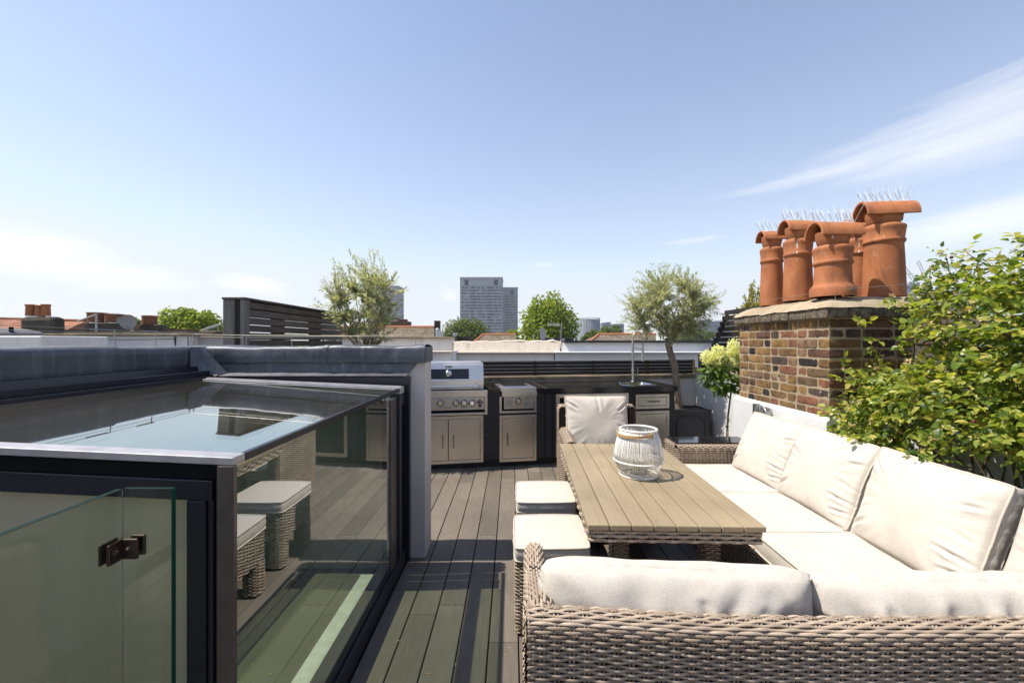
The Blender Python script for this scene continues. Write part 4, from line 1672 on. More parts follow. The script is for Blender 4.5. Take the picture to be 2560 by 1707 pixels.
# boundary on the right, behind the roses
rb = thing('white_side_wall', 'low white wall in shadow behind the rose stems on the right', 'wall', (2.75, 1.6, 0))
MB().box(2.70, 2.94, .0, 2.92, 0, .93).build('wall_face', WHITE, rb)
rf = thing('slatted_fence', 'grey-brown horizontal slat fence behind the climbing rose on the right', 'fence', (2.72, 1.6, .93))
m = MB()
z = .955
while z < 1.76:
    m.box(2.725, 2.747, .0, 2.90, z, z + .072)
    z += .088
m.build('slats', SLATGREY, rf, bevel=.003)
m = MB().box(2.69, 2.80, .0, 2.93, 1.775, 1.797)
m.build('top_rail', POSTGREY, rf, bevel=.003)
for y in (.6, 1.75, 2.84):
    box('post', SLATGREY, rf, 2.752, 2.80, y, y + .05, .932, 1.773)
# wire and a bulb on the fence top
bw = thing('bird_wire', 'single thin wire on hooked posts along the front of the chimney top', 'bird wire', (2.3, 2.95, 1.76))
m = MB()
for x, y, zb_ in ((2.265, 2.99, 1.775), (2.70, 2.75, 1.797), (2.755, 2.80, 1.797)):
    MB().tube([(x, y, zb_ - .03), (x, y, zb_ + .085), (x + .04, y, zb_ + .087)], .0032, 6).build('post', WIRE, bw)
MB().tube([(2.2, 4.1, 1.86), (2.265, 2.99, 1.86), (2.50, 2.86, 1.872), (2.70, 2.75, 1.882), (2.755, 2.3, 1.885)], .0011, 5).build('wire', WIRE, bw)
fb = thing('light_bulb', 'clear glass globe bulb lying on the fence top beside the chimney', 'bulb', (2.72, 2.68, 1.797))
MB().ball((2.722, 2.66, 1.797 + .042), .042, 14).build('globe', THINGLASS, fb, smooth=True)
MB().lathe([(.0001, .035), (.012, .035), (.012, .075), (.0001, .075)], (2.722, 2.66, 1.797 + .042), 10, 1).build('cap', CHROME, fb)

# wall lamp and round outlet on the white wall
wl = thing('wall_lamp', 'short galvanised cylinder lamp on the white wall beneath the chimney', 'wall lamp', (2.12, 3.72, .86))
cl_ = W(1904, 1022, 3.62)
MB().lathe([(.0001, .80), (.030, .80), (.032, .803), (.032, .908), (.028, .908), (.028, .895), (.0001, .895)], (2.115, 3.685, .052), 24).build('lamp_body', GALV, wl, smooth=True, sharp=40)
MB().box(2.14, 2.156, 3.665, 3.705, .86, .91).build('bracket', GALV, wl)
ro = thing('round_outlet', 'round grey metal spotlight on the white wall next to the cylinder lamp', 'wall lamp', (2.14, 3.42, .87))
MB().lathe([(.0001, 2.112), (.020, 2.112), (.020, 2.104), (.040, 2.095), (.046, 2.10), (.048, 2.125), (.036, 2.156)], (0, 3.565, .905), 28, 0).build('lamp_body', GALV, ro, smooth=True, sharp=40)

# ------------------------------------------------------------------ dining table
TA = R(-1.7)
tc, ts_ = math.cos(TA), math.sin(TA)
TO = np.array([.342, 1.933, 0])


def TT(v):
    """table frame: x across, y along, z up"""
    return np.stack([TO[0] + v[:, 0] * tc - v[:, 1] * ts_, TO[1] + v[:, 0] * ts_ + v[:, 1] * tc, v[:, 2]], 1)


TW, TL, TZ = .800, 1.545, .670
dt = thing('dining_table', 'low dining table with brown slatted top and woven wicker edge beside the sofa', 'dining table', TT(np.array([[.4, .77, 0]]))[0])
m = MB(TT)
pw_ = TW / 8
for k in range(8):
    m.box(k * pw_ + .0022, (k + 1) * pw_ - .0022, 0, TL, TZ - .026, TZ)
m.build('tabletop', TABLETOP, dt, bevel=.004)
box('apron_core', WICKDARK, dt, .02, TW - .02, .02, TL - .02, TZ - .088, TZ - .028, T=TT)
m = MB(TT)
weave_band(m, roundrect(.011, TW - .011, .011, TL - .011, .02, 3), TZ - .084, TZ - .027, pitch=.048, row=.019, samp=7, hw=.0072, th=.005, amp=.005)
m.build('woven_apron', WICKER, dt, smooth=True)
for lx, ly in ((.15, .20), (.60, .20), (.15, TL - .28), (.60, TL - .28)):
    m = MB(TT)
    box_ = roundrect(lx, lx + .085, ly, ly + .085, .02, 3)
    weave_band(m, box_, .03, TZ - .088, pitch=.022, row=.011, samp=4)
    lg = m.build('leg', WICKER, dt, smooth=True)
    box('leg_core', WICKDARK, lg, lx + .004, lx + .081, ly + .004, ly + .081, .02, TZ - .089, T=TT)
m = MB(TT)
m.box(.12, .72, .16, .32, .10, .135)
m.box(.12, .72, TL - .32, TL - .16, .10, .135)
m.box(.36, .48, .33, TL - .33, .10, .135)
m.build('foot_frame', WICKDARK, dt)

# lantern on the table
LN = np.array([.788, 2.66, TZ])
ln = thing('cord_lantern', 'white corded wire lantern with bent wood handle standing on the table', 'lantern', LN)


def lr(z):
    return float(np.interp(z, [0, .02, .095, .13, .20, .285], [.112, .117, .148, .147, .135, .110]))


th = np.linspace(0, 2 * np.pi, 72, endpoint=False)
m = MB()
for r_, z, w_ in ((.110, .285, .0072), (.149, .096, .0058), (.112, .006, .0065), (.060, .004, .004)):
    MB().tube([(LN[0] + r_ * math.cos(a), LN[1] + r_ * math.sin(a), LN[2] + z) for a in th], w_, 8, closed=True).build('ring', ROPE, ln, smooth=True)
m = MB()
rr = np.random.default_rng(3)
for k in range(116):
    a = 2 * np.pi * k / 116 + rr.normal(0, .008)
    a2 = a + rr.normal(0, .012)
    m.tube([(LN[0] + lr(z) * math.cos(a + (a2 - a) * f), LN[1] + lr(z) * math.sin(a + (a2 - a) * f), LN[2] + z) for f, z in ((0, .096), (.3, .14), (.6, .20), (1, .285))], .0024 if rr.random() > .15 else .0036, 5)
for k in range(60):
    a = 2 * np.pi * k / 60
    m.tube([(LN[0] + lr(z) * math.cos(a), LN[1] + lr(z) * math.sin(a), LN[2] + z) for z in (.006, .03, .065, .096)], .0016, 4)
for z in np.linspace(.016, .034, 4):
    m.tube([(LN[0] + (lr(z) + .001) * math.cos(a), LN[1] + (lr(z) + .001) * math.sin(a), LN[2] + z) for a in th], .0012, 4, closed=True)
m.build('cords', ROPE, ln, smooth=True)
pv = R(-62)                         # the handle hangs from two opposite points and lies over the left half
px, py = math.cos(pv), math.sin(pv)
m = MB()
arcp = []
for k in range(33):
    q = pv - np.pi * k / 32
    lift = .0 - .012 * math.sin(np.pi * k / 32)
    rr_ = .121 + .012 * math.sin(np.pi * k / 32)
    arcp.append((LN[0] + rr_ * math.cos(q), LN[1] + rr_ * math.sin(q), LN[2] + .268 + lift))
A = np.array(arcp)
nr = (A - LN) * [1, 1, 0]
nr /= np.linalg.norm(nr, axis=1)[:, None]
hw_ = np.full(len(A), .008)
hw_[:2] = hw_[-2:] = .015
hw_[2] = hw_[-3] = .011
G = np.stack([A + nr * a * .0035 + np.array([0, 0, 1]) * (b * hw_)[:, None] for a, b in ((-1, -1), (1, -1), (1, 1), (-1, 1))], 1)
G = np.concatenate([G, G[:, :1]], 1)
m.grid(G)
hd = m.build('handle', BENTWOOD, ln, smooth=True, sharp=40, bevel=.0)
m = MB()
for sg in (1, -1):
    m.ball((LN[0] + sg * px * .127, LN[1] + sg * py * .127, LN[2] + .268), (.006, .006, .006), 8)
m.build('rivets', CHROME, hd, smooth=True)
MB().lathe([(.078, .012), (.080, .014), (.080, .19), (.077, .19), (.077, .016), (.0001, .016)], LN, 40).build('glass_cylinder', THINGLASS, ln, smooth=True, sharp=40)
cd = thing('pillar_candle', 'short cream pillar candle inside the corded lantern', 'candle', LN + [0, 0, .016])
MB().lathe([(.0001, .0165), (.034, .0165), (.036, .02), (.036, .085), (.032, .09), (.0001, .086)], LN, 24).build('wax', WAX, cd, smooth=True, sharp=40)
MB().tube([LN + [0, 0, .085], LN + [.001, 0, .097]], .0014, 5).build('wick', DARK, cd)

# ------------------------------------------------------------------ stools (one built, one copied)
def stool(lab):
    o = thing('wicker_stool', lab, 'stool', (.21, 2.99, 0), 'wicker stools tucked along the table')
    x0, x1, y0, y1 = .035, .415, 2.79, 3.20
    m = MB()
    weave_band(m, roundrect(x0, x1, y0, y1, .04, 4), .20, .375, pitch=.030, row=.0090, samp=5)
    ap_ = m.build('woven_apron', WICKER, o, smooth=True)
    box('hollow_fill', WICKDARK, ap_, x0 + .006, x1 - .006, y0 + .006, y1 - .006, .205, .380, .03)
    for cx_, cy_ in ((x0, y0), (x1 - .095, y0), (x1 - .095, y1 - .095), (x0, y1 - .095)):
        m = MB()
        weave_band(m, roundrect(cx_, cx_ + .095, cy_, cy_ + .095, .03, 3), .015, .198, pitch=.024, row=.0090, samp=4)
        l = m.build('leg', WICKER, o, smooth=True)
        box('leg_core', WICKDARK, l, cx_ + .006, cx_ + .089, cy_ + .006, cy_ + .089, .0, .203, .02)
    cushion('seat_cushion', o, ((x0 + x1) / 2, (y0 + y1) / 2, .415), (1, 0, 0), (0, 1, 0), (0, 0, 1), .385, .415, .078, edge=.86, ears=.0, seed=21, wr=.002, n=26, corner=.04)
    return o


st = stool('cream-cushioned wicker stool nearer the kitchen, farther of the two')
s2 = copy_tree(st)
s2.location = (.192, 2.37, 0)
s2['label'] = 'cream-cushioned wicker stool nearer the camera, just beyond the sofa arm'

# ------------------------------------------------------------------ armchair at the far end
ac = thing('wicker_armchair', 'wicker armchair with plump cream back cushion at the far end of the table', 'armchair', (.80, 3.85, 0))
AX0, AX1, AY0, AY1 = .440, 1.155, 3.50, 4.14
m = MB()
prof = arch(AY1 - .075, AY1, .06, .895, .035)
weave_roll(m, prof, 0, AX0, AX1, pitch=.032, row=.0090, samp=4)
# wings: the back turns forward at both sides
for xa, xb in ((AX0, AX0 + .075), (AX1 - .075, AX1)):
    weave_roll(m, arch(xa, xb, .06, .893, .03), 1, AY1 - .16, AY1 - .0, pitch=.03, row=.0090, samp=4)
m.build('woven_back', WICKER, ac, smooth=True)
m = MB()
m.box(AX0 + .012, AX1 - .012, AY1 - .064, AY1 - .012, .05, .878)
m.box(AX0 + .012, AX0 + .063, AY1 - .155, AY1 - .066, .05, .878)
m.box(AX1 - .063, AX1 - .012, AY1 - .155, AY1 - .066, .05, .878)
m.build('back_hollow_fill', WICKDARK, ac)
for xa, xb in ((AX0, AX0 + .095), (AX1 - .095, AX1)):
    m = MB()
    hf = lambda y: .965 + .035 * np.clip((y - AY0) / .48, 0, 1)
    weave_roll(m, arch(xa, xb, .05, .70, .04), 1, AY0, AY1 - .155, hfun=hf, pitch=.03, row=.0090, samp=4)
    weave_band(m, roundrect(xa + .001, xb - .001, AY0 - .006, AY0 + .06, .02, 3), .05, .645, pitch=.024, row=.0090, samp=4)
    am = m.build('arm', WICKER, ac, smooth=True)
    MB().hexa([(xa + .012, AY0 + .008, .04), (xb - .012, AY0 + .008, .04), (xb - .012, AY1 - .157, .04), (xa + .012, AY1 - .157, .04),
               (xa + .012, AY0 + .008, .655), (xb - .012, AY0 + .008, .655), (xb - .012, AY1 - .157, .685), (xa + .012, AY1 - .157, .685)]).build('hollow_fill', WICKDARK, am)
m = MB()
weave_band(m, roundrect(AX0 + .097, AX1 - .097, AY0 + .02, AY1 - .08, .02, 3), .06, .36, pitch=.036, row=.012, samp=4)
m.build('woven_base', WICKER, ac, smooth=True)
box('base_hollow_fill', WICKDARK, ac, AX0 + .105, AX1 - .105, AY0 + .03, AY1 - .09, .04, .362)
cushion('seat_cushion', ac, ((AX0 + AX1) / 2, 3.77, .405), (1, 0, 0), (0, 1, 0), (0, 0, 1), .51, .54, .085, edge=.8, ears=0, seed=5, wr=.002, n=20)
cushion('back_cushion', ac, (.785, 3.955, .735), (1, .0, 0), (0, .30, 1), (0, -1, .30), .575, .52, .18, edge=.25, ears=.045, seed=8.3, wr=.008, n=64, corner=.03, creases=[(0, .25, .02, .10, .014, .012), (-.27, .2, -.17, .12, .012, .009), (.27, .18, .18, .1, .012, .009), (.27, -.05, .16, -.02, .012, .007)])

# ------------------------------------------------------------------ near sofa, seen from behind
ns = thing('wicker_sofa', 'wicker sofa seen from behind in the foreground with two cream back cushions', 'sofa', (1.2, 1.3, 0))
SY0, SY1, SZ = .955, 1.030, .878
m = MB()
weave_roll(m, arch(SY0, SY1, .38, SZ, .035, 6, .42), 0, .034, 2.05, hfun=lambda x: np.interp(x, [.03, .15, .45, .75], [1, .995, .974, .967]), pitch=.0335, row=.0086, samp=7, amp=.0029, hw=.0035, th=.0026)
m.build('woven_back', WICKER, ns, smooth=True)
MB().box(.08, 2.04, SY0 + .016, SY1 - .014, .30, SZ - .055).build('back_hollow_fill', WICKDARK, ns)
m = MB()
hf = lambda y: np.interp(y, [SY0, SY0 + .10, 1.25, 1.50, 1.78], [.876, .874, .80, .70, .662]) / .876
m.T = lambda v: v + np.outer((v[:, 1] - SY0) * .031, [1, 0, 0])
weave_roll(m, arch(.030, .098, .05, .876, .03, 6), 1, SY0 + .030, 1.775, hfun=hf, pitch=.034, row=.0088, samp=6, amp=.0042, hw=.0039)
am = m.build('arm', WICKER, ns, smooth=True)
MB(m.T).hexa([(.046, SY0 + .02, .02), (.082, SY0 + .02, .02), (.082, 1.765, .02), (.046, 1.765, .02),
           (.046, SY0 + .02, .85), (.082, SY0 + .02, .85), (.082, 1.765, .63), (.046, 1.765, .63)]).build('arm_hollow_fill', WICKDARK, am)
m = MB()
weave_band(m, roundrect(.105, 1.25, 1.10, 1.72, .03, 3), .06, .345, pitch=.04, row=.012, samp=3)
m.build('woven_base', WICKER, ns, smooth=True)
box('base_hollow_fill', WICKDARK, ns, .115, 1.24, 1.11, 1.71, .03, .35)
for k in range(2):
    cushion('seat_cushion', ns, (.42 + .63 * k, 1.43, .395), (1, 0, 0), (0, 1, 0), (0, 0, 1), .62, .66, .10, edge=.82, ears=0, seed=31 + k, wr=.002, n=16)
cushion('back_cushion', ns, (.415, 1.130, .668), (1, .01, -.045), (.045, -.10, 1), (0, 1, .10), .705, .51, .245, edge=.14, ears=.012, seed=41, wr=.011, n=84, corner=.05, piping=False,
        creases=[(-.335, -.02, -.24, -.10, .012, .016), (-.33, .04, -.25, .02, .010, .010), (-.15, .16, -.19, -.08, .012, .010), (.045, .20, .10, -.06, .011, .011), (.10, .10, .13, -.04, .010, .009), (.335, .10, .22, .02, .012, .012), (.335, .02, .25, -.06, .012, .012), (.2, .18, .24, .0, .014, .008)])
cushion('back_cushion', ns, (1.128, 1.140, .640), (1, 0, -.012), (.012, -.12, 1), (0, 1, .12), .715, .50, .245, edge=.14, ears=.012, seed=47.5, wr=.011, n=84, corner=.05, piping=False,
        creases=[(-.34, .16, -.25, .02, .012, .015), (-.34, .06, -.28, -.08, .012, .014), (-.20, .20, -.12, -.08, .014, .012), (-.05, .20, .04, -.08, .016, .014), (.06, .18, .12, .0, .014, .012), (.18, .2, .20, -.06, .014, .010)])

# ------------------------------------------------------------------ long sofa along the right wall
rs_ = thing('wicker_corner_sofa', 'long wicker bench sofa with cream seats and back cushions below the white wall', 'sofa', (1.75, 2.4, 0))
BX0, BX1 = 1.33, 2.12
m = MB()
weave_roll(m, arch(BX1 - .06, BX1, .05, .70, .028), 1, 1.0, 3.66, pitch=.04, row=.012, samp=3)
m.build('woven_back', WICKER, rs_, smooth=True)
box('back_hollow_fill', WICKDARK, rs_, BX1 - .05, BX1 - .01, 1.0, 3.66, .03, .685)
m = MB()
weave_roll(m, [(BX0, .345), (BX0, .05)], 1, 1.80, 3.66, pitch=.034, row=.0090, samp=4)
weave_roll(m, [(BX0 + .10, .354), (BX0 + .004, .352)], 1, 1.80, 3.66, pitch=.034, row=.0090, samp=4)
m.build('woven_front', WICKER, rs_, smooth=True)
box('base_hollow_fill', WICKDARK, rs_, BX0 + .008, BX1 - .062, 1.70, 3.66, .03, .348)
for i, (a, b) in enumerate(((1.08, 1.72), (1.72, 2.36), (2.36, 2.99), (2.99, 3.655))):
    cushion('seat_cushion', rs_, (1.655, (a + b) / 2, .402), (1, 0, 0), (0, 1, 0), (0, 0, 1), .645, b - a - .006, .105, edge=.86, ears=0, seed=51 + i, wr=.0025, n=24, corner=.035)
lean = .40
for i, (a, b, rz, zz, xx) in enumerate(((3.60, 2.985, .03, .668, 1.985), (2.985, 2.36, -.01, .674, 1.975), (2.345, 1.70, -.05, .676, 1.965), (1.66, 1.02, .02, .672, 1.975))):
    ex = np.array([rz, -1, 0.0])
    ey = np.array([lean, 0, 1.0])
    cushion('back_cushion', rs_, (xx, (a + b) / 2, zz), ex, ey, (-1, -rz, lean), a - b + .012, .505, .205, edge=.30, ears=.045, seed=61 + i * 2.7, wr=.009, n=72, corner=.035,
        creases=[(.30, -.03, .16, -.005, .010, .006), (.305, -.11, .14, -.10, .010, .008), (.30, -.165, .18, -.185, .009, .007), (.29, .12, .2, .10, .010, .006), (-.29, .17, -.2, .10, .012, .007), (-.3, -.2, -.2, -.13, .012, .008)])
# flat-topped wicker end block with glass
et = thing('wicker_end_table', 'wicker end block with inset glass top at the far end of the sofa', 'side table', (1.8, 3.85, 0))
EX0, EX1, EY0, EY1, EZ = 1.425, 2.12, 3.675, 3.99, .60
m = MB()
weave_band(m, roundrect(EX0, EX1, EY0, EY1, .035, 4), .04, EZ - .03, pitch=.031, row=.0090, samp=5)
weave_roll(m, arch(EY0, EY0 + .075, EZ - .035, EZ, .03, 4), 0, EX0 + .005, EX1, pitch=.031, row=.0090, samp=5)
weave_roll(m, arch(EX0, EX0 + .07, EZ - .035, EZ, .03, 4), 1, EY0 + .07, EY1, pitch=.031, row=.0090, samp=5)
m.build('woven_body', WICKER, et, smooth=True)
box('hollow_fill', WICKDARK, et, EX0 + .012, EX1 - .01, EY0 + .012, EY1 - .01, .02, EZ - .012)
box('glass_top', BLACKGLASS, et, EX0 + .02, EX1 - .005, EY0 + .075, EY1 + .01, EZ + .003, EZ + .011, .002)

# ------------------------------------------------------------------ foliage kit
def unit(a):
    return a / (np.linalg.norm(a, axis=-1, keepdims=True) + 1e-12)


def leaves(mb, base, d, n, L, Wd, kind='ovate', fold=.18, droop=.12):
    """many single leaves: base points, directions, facing normals, lengths and widths"""
    base, d = np.asarray(base), unit(np.asarray(d))
    s = unit(np.cross(d, n))
    n = unit(np.cross(s, d))
    L, Wd = np.asarray(L)[:, None], np.asarray(Wd)[:, None]
    N = len(base)
    if kind == 'lance':
        v = np.stack([base, base + d * L * .45 - s * Wd / 2 + n * fold * Wd, base + d * L - n * droop * L, base + d * L * .45 + s * Wd / 2 + n * fold * Wd], 1)
        f = np.array([[0, 3, 2], [0, 2, 1]])
        k = 4
    else:
        prof = ((.30, .46), (.66, .38))
        P = [base]
        for a, w in prof:
            c = base + d * L * a - n * droop * L * a * a
            P += [c - s * Wd * w + n * fold * Wd * w, c, c + s * Wd * w + n * fold * Wd * w]
        P.append(base + d * L - n * droop * L)
        v = np.stack(P, 1)
        f = np.array([[0, 2, 1], [0, 3, 2], [1, 2, 5], [1, 5, 4], [2, 3, 6], [2, 6, 5], [4, 5, 7], [5, 6, 7]])
        k = 8
    F_ = (f[None] + (np.arange(N) * k)[:, None, None]).reshape(-1, 3)
    return mb.add(v.reshape(-1, 3), F_)


def rdir(r, N):
    return unit(r.normal(size=(N, 3)))


def olive_crown(c, rad, ntwig, seed, root, leaf=(.030, .058), core=.35, up=.35, spread=1.0):
    """twigs spring from limbs inside the crown and run outwards, clothed with narrow leaves"""
    r = np.random.default_rng(seed)
    c, rad = np.array(c), np.array(rad)
    tw, lv, limbs = MB(), MB(), MB()
    nl = 13
    ends = []
    for k in range(nl):
        q = rdir(r, 1)[0]
        q[2] = abs(q[2]) * .9 - .15
        e = c + q * rad * r.uniform(.45, .75)
        m_ = root + (e - root) * .5 + r.normal(size=3) * .05 * rad
        limbs.tube([root, root + (m_ - root) * .6 + [0, 0, .02], m_ + r.normal(size=3) * .02, e], [.015, .011, .007, .003], 6)
        ends += [m_, (m_ + e) / 2, e]
    ends = np.array(ends)
    for k in range(ntwig):
        q = rdir(r, 1)[0]
        ff = r.uniform(core, 1.0) ** .6
        lump = .78 + .30 * noise.noise(Vector((q[0] * 2.2 + seed, q[1] * 2.2, q[2] * 2.2)))
        tip = c + q * rad * ff * lump * spread
        a = ends[np.argmin(((ends - tip) ** 2).sum(1) + r.uniform(0, .03, len(ends)))]
        d = tip - a
        l = np.linalg.norm(d)
        if l > .42:
            a = tip - d / l * .42
        d = tip - a
        bend = np.array([0, 0, up * np.linalg.norm(d) * r.uniform(.1, .8)])
        n_ = 8
        t = np.linspace(0, 1, n_)[:, None]
        pts = a + d * t + bend * (t ** 2) + r.normal(size=(n_, 3)) * .006
        if k % 4 == 0:
            tw.tube(pts, np.linspace(.0030, .0012, n_), 4, caps=False)
        tt = np.linspace(.15, 1, int(10 + 9 * r.random()))
        P = np.stack([np.interp(tt, t[:, 0], pts[:, j]) for j in range(3)], 1)
        tan = unit(np.gradient(P, axis=0))
        for sgn in (1, -1):
            sd_ = unit(np.cross(tan, rdir(r, 1)[0] + [0, 0, .6])) * sgn
            dd = unit(tan * r.uniform(.6, 1.2) + sd_ * .8 + r.normal(size=P.shape) * .22)
            leaves(lv, P, dd, rdir(r, len(P)) * .6 + [0, 0, .8], r.uniform(*leaf, len(P)), r.uniform(.0095, .0145, len(P)), 'lance', .25, .06)
    return limbs, tw, lv


# left olive behind the lead parapet
lo = thing('olive_tree', 'loose wispy olive tree standing behind the lead parapet beside the slatted screen', 'tree', (-1.80, 5.15, .5))
root = np.array([-1.76, 5.15, 1.22])
limbs, tw, lv = olive_crown((-1.80, 5.15, 1.95), (.56, .50, .62), 420, 11, root, leaf=(.042, .074), core=.25, up=.5, spread=1.10)
tr = MB().tube([(-1.78, 5.15, .48), (-1.80, 5.16, .8), (-1.76, 5.15, 1.24)], [.045, .036, .03], 9)
t_ = tr.build('trunk', OLIVEBARK, lo, smooth=True)
limbs.build('limbs', OLIVEBARK, lo, smooth=True)
tw.build('twigs', CANE, lo)
lv.build('crown', OLIVE, lo)
box('planter_box', PLANTER, lo, -2.05, -1.55, 4.9, 5.4, 0, .52, .01)
box('soil', SOIL, lo, -2.02, -1.58, 4.93, 5.37, .5, .525)

# right olive in its panelled planter
PX0, PX1, PY0, PY1, PZ = 2.17, 2.69, 5.80, 6.20, .575
pt = thing('square_planter', 'charcoal planter with raised panel moulding holding the bent olive tree', 'planter', (2.43, 6.0, 0))
m = MB()
m.box(PX0, PX1, PY0, PY0 + .03, 0, PZ)
m.box(PX0, PX1, PY1 - .03, PY1, 0, PZ)
m.box(PX0, PX0 + .03, PY0 + .0305, PY1 - .0305, 0, PZ)
m.box(PX1 - .03, PX1, PY0 + .0305, PY1 - .0305, 0, PZ)
m.build('planter_box', PLANTER, pt, bevel=.005)
m = MB()
m.box(PX0 - .015, PX1 + .015, PY0 - .015, PY0 + .001, PZ - .045, PZ + .006)
m.box(PX0 - .015, PX0 + .001, PY0 + .002, PY1, PZ - .045, PZ + .006)
m.build('rim', PLANTER, pt, bevel=.004)
a0, a1, z0, z1, k = PX0 + .07, PX1 - .07, .07, PZ - .09, .075
oc = [(a0, z0), (a1, z0), (a1, z1 - k), (a1 - k, z1), (a0 + k, z1), (a0, z1 - k)]
MB().tube([(x, PY0 - .004, z) for x, z in oc], .009, 6, closed=True).build('panel_moulding', PLANTER, pt)
box('soil', SOIL, pt, PX0 + .031, PX1 - .031, PY0 + .031, PY1 - .031, PZ - .08, PZ - .03)
ro_ = thing('olive_tree', 'rounded silvery olive tree with a bent bare trunk in the panelled planter', 'tree', (2.37, 6.0, .5))
tp_ = [W(1699, 1030, 5.95), W(1693, 985, 5.95), W(1690, 945, 5.95), W(1687, 915, 5.95), W(1678, 888, 5.95), W(1671, 866, 5.95), W(1667, 845, 5.95)]
tr = MB().tube(np.vstack([tp_[0] - [0, 0, .06], tp_]), [.062, .056, .050, .046, .045, .044, .040, .030], 10)
tr.tube([tp_[4], tp_[5] + [.03, 0, .02], tp_[6] + [.12, 0, .06]], [.03, .026, .018], 8)
tr.build('trunk', OLIVEBARK, ro_, smooth=True)
cc = W(1672, 768, 5.95)
limbs, tw, lv = olive_crown(cc, (.84, .62, .64), 720, 23, tp_[6] + np.array([.02, 0, .03]), leaf=(.042, .074), core=.30, up=.28, spread=1.10)
for k in range(5):
    q = cc + [.45, 0, .05]
limbs.build('limbs', OLIVEBARK, ro_, smooth=True)
tw.build('twigs', CANE, ro_)
lv.build('crown', OLIVE, ro_)

# hydrangea on a cane, left of the chimney
hy = thing('standard_hydrangea', 'small standard hydrangea with lime-cream flower heads tied to a cane beside the chimney', 'shrub', (2.45, 4.72, 0))
r = np.random.default_rng(5)
HY = 4.72
hb_ = W(1816, 1160, HY)
h1_ = W(1827, 985, HY)
MB().tube([(hb_[0], HY, .32), W(1817, 1100, HY), W(1820, 1040, HY), h1_, W(1835, 950, HY)], [.011, .011, .010, .009, .007], 7).build('stem', STEM, hy, smooth=True)
MB().tube([(hb_[0] + .015, HY - .015, .32), W(1819, 1040, HY - .015)], .006, 6).build('cane', CANE, hy)
MB().tube([W(1814, 1066, HY - .02), W(1821, 1066, HY - .02)], .010, 8).build('tie', GLASSEDGE, hy)
lv, fl_, st_ = MB(), MB(), MB()
N = 420
cen = W(1812, 935, HY)
q = rdir(r, N)
P = cen + q * np.array([.24, .22, .24]) * r.uniform(.25, 1, (N, 1)) ** .5
leaves(lv, P, unit(q * [1, 1, .3] + [0, 0, -.25] + r.normal(size=(N, 3)) * .4), q * .3 + [0, -.2, 1] + r.normal(size=(N, 3)) * .4, r.uniform(.06, .10, N), r.uniform(.04, .06, N))
for u, v, s_ in ((1768, 893, .075), (1795, 882, .085), (1812, 905, .08), (1835, 868, .09), (1842, 900, .08), (1782, 908, .07), (1800, 898, .08), (1830, 885, .08), (1824, 912, .07), (1860, 885, .09), (1852, 905, .08)):
    c = W(u, v, HY - r.uniform(.0, .16))
    st_.tube([cen, (cen + c) / 2 + [0, 0, .01], c], .003, 5)
    n_ = 260
    s_ *= 1.22
    qq = rdir(r, n_)
    PP = c + qq * np.array([s_ * .8, s_ * .8, s_ * .95]) * r.uniform(.55, 1, (n_, 1))
    PP[:, 2] = np.maximum(PP[:, 2], c[2] - s_ * .7)
    for kk in range(2):
        leaves(fl_, PP, rdir(r, n_), qq + r.normal(size=(n_, 3)) * .5, r.uniform(.013, .022, n_), r.uniform(.013, .018, n_))
lv.build('foliage', HYDLEAF, hy)
st_.build('flower_stems', STEM, hy)
fl_.build('flower_heads', HYDFLOWER, hy)
MB().lathe([(.0001, .0), (.15, 0), (.19, .36), (.175, .36), (.17, .33), (.0001, .33)], (hb_[0], HY, 0), 24).build('pot', PLANTER, hy, smooth=True, sharp=40)

# rose bush
rb_ = thing('climbing_rose', 'big climbing rose with glossy yellow-green leaves, red hips and faded flowers over the right wall', 'shrub', (2.5, 2.3, .1))
r = np.random.default_rng(17)
lobes = [((2.49, 2.28, 1.62), (.24, .42, .36), 1.0), ((2.40, 1.85, 1.50), (.30, .40, .42), .9), ((2.44, 2.64, 1.15), (.27, .26, .20), .5), ((2.38, 2.30, 1.18), (.32, .50, .28), 1.3),
         ((2.32, 2.72, 1.00), (.26, .22, .17), .5), ((2.36, 1.85, 1.10), (.28, .42, .20), .8), ((2.52, 2.05, 1.79), (.17, .30, .17), .35), ((2.50, 2.55, 1.40), (.10, .16, .16), .06), ((2.22, 2.62, .88), (.16, .25, .12), .25),
         ((2.5, 1.45, 1.25), (.25, .35, .36), .45)]
tot = sum(l[2] for l in lobes)
anchors, outw = [], []
NC = 2500
for c, rd, w in lobes:
    n_ = int(NC * w / tot)
    q = rdir(r, n_)
    f = r.uniform(.25, 1, (n_, 1)) ** .55
    lump = np.array([.82 + .38 * noise.noise(Vector((a[0] * 2.4 + c[0] * 5, a[1] * 2.4 + c[1] * 5, a[2] * 2.4))) for a in q])[:, None]
    anchors.append(np.array(c) + q * np.array(rd) * f * lump)
    outw.append(q)
A, Q = np.vstack(anchors), np.vstack(outw)
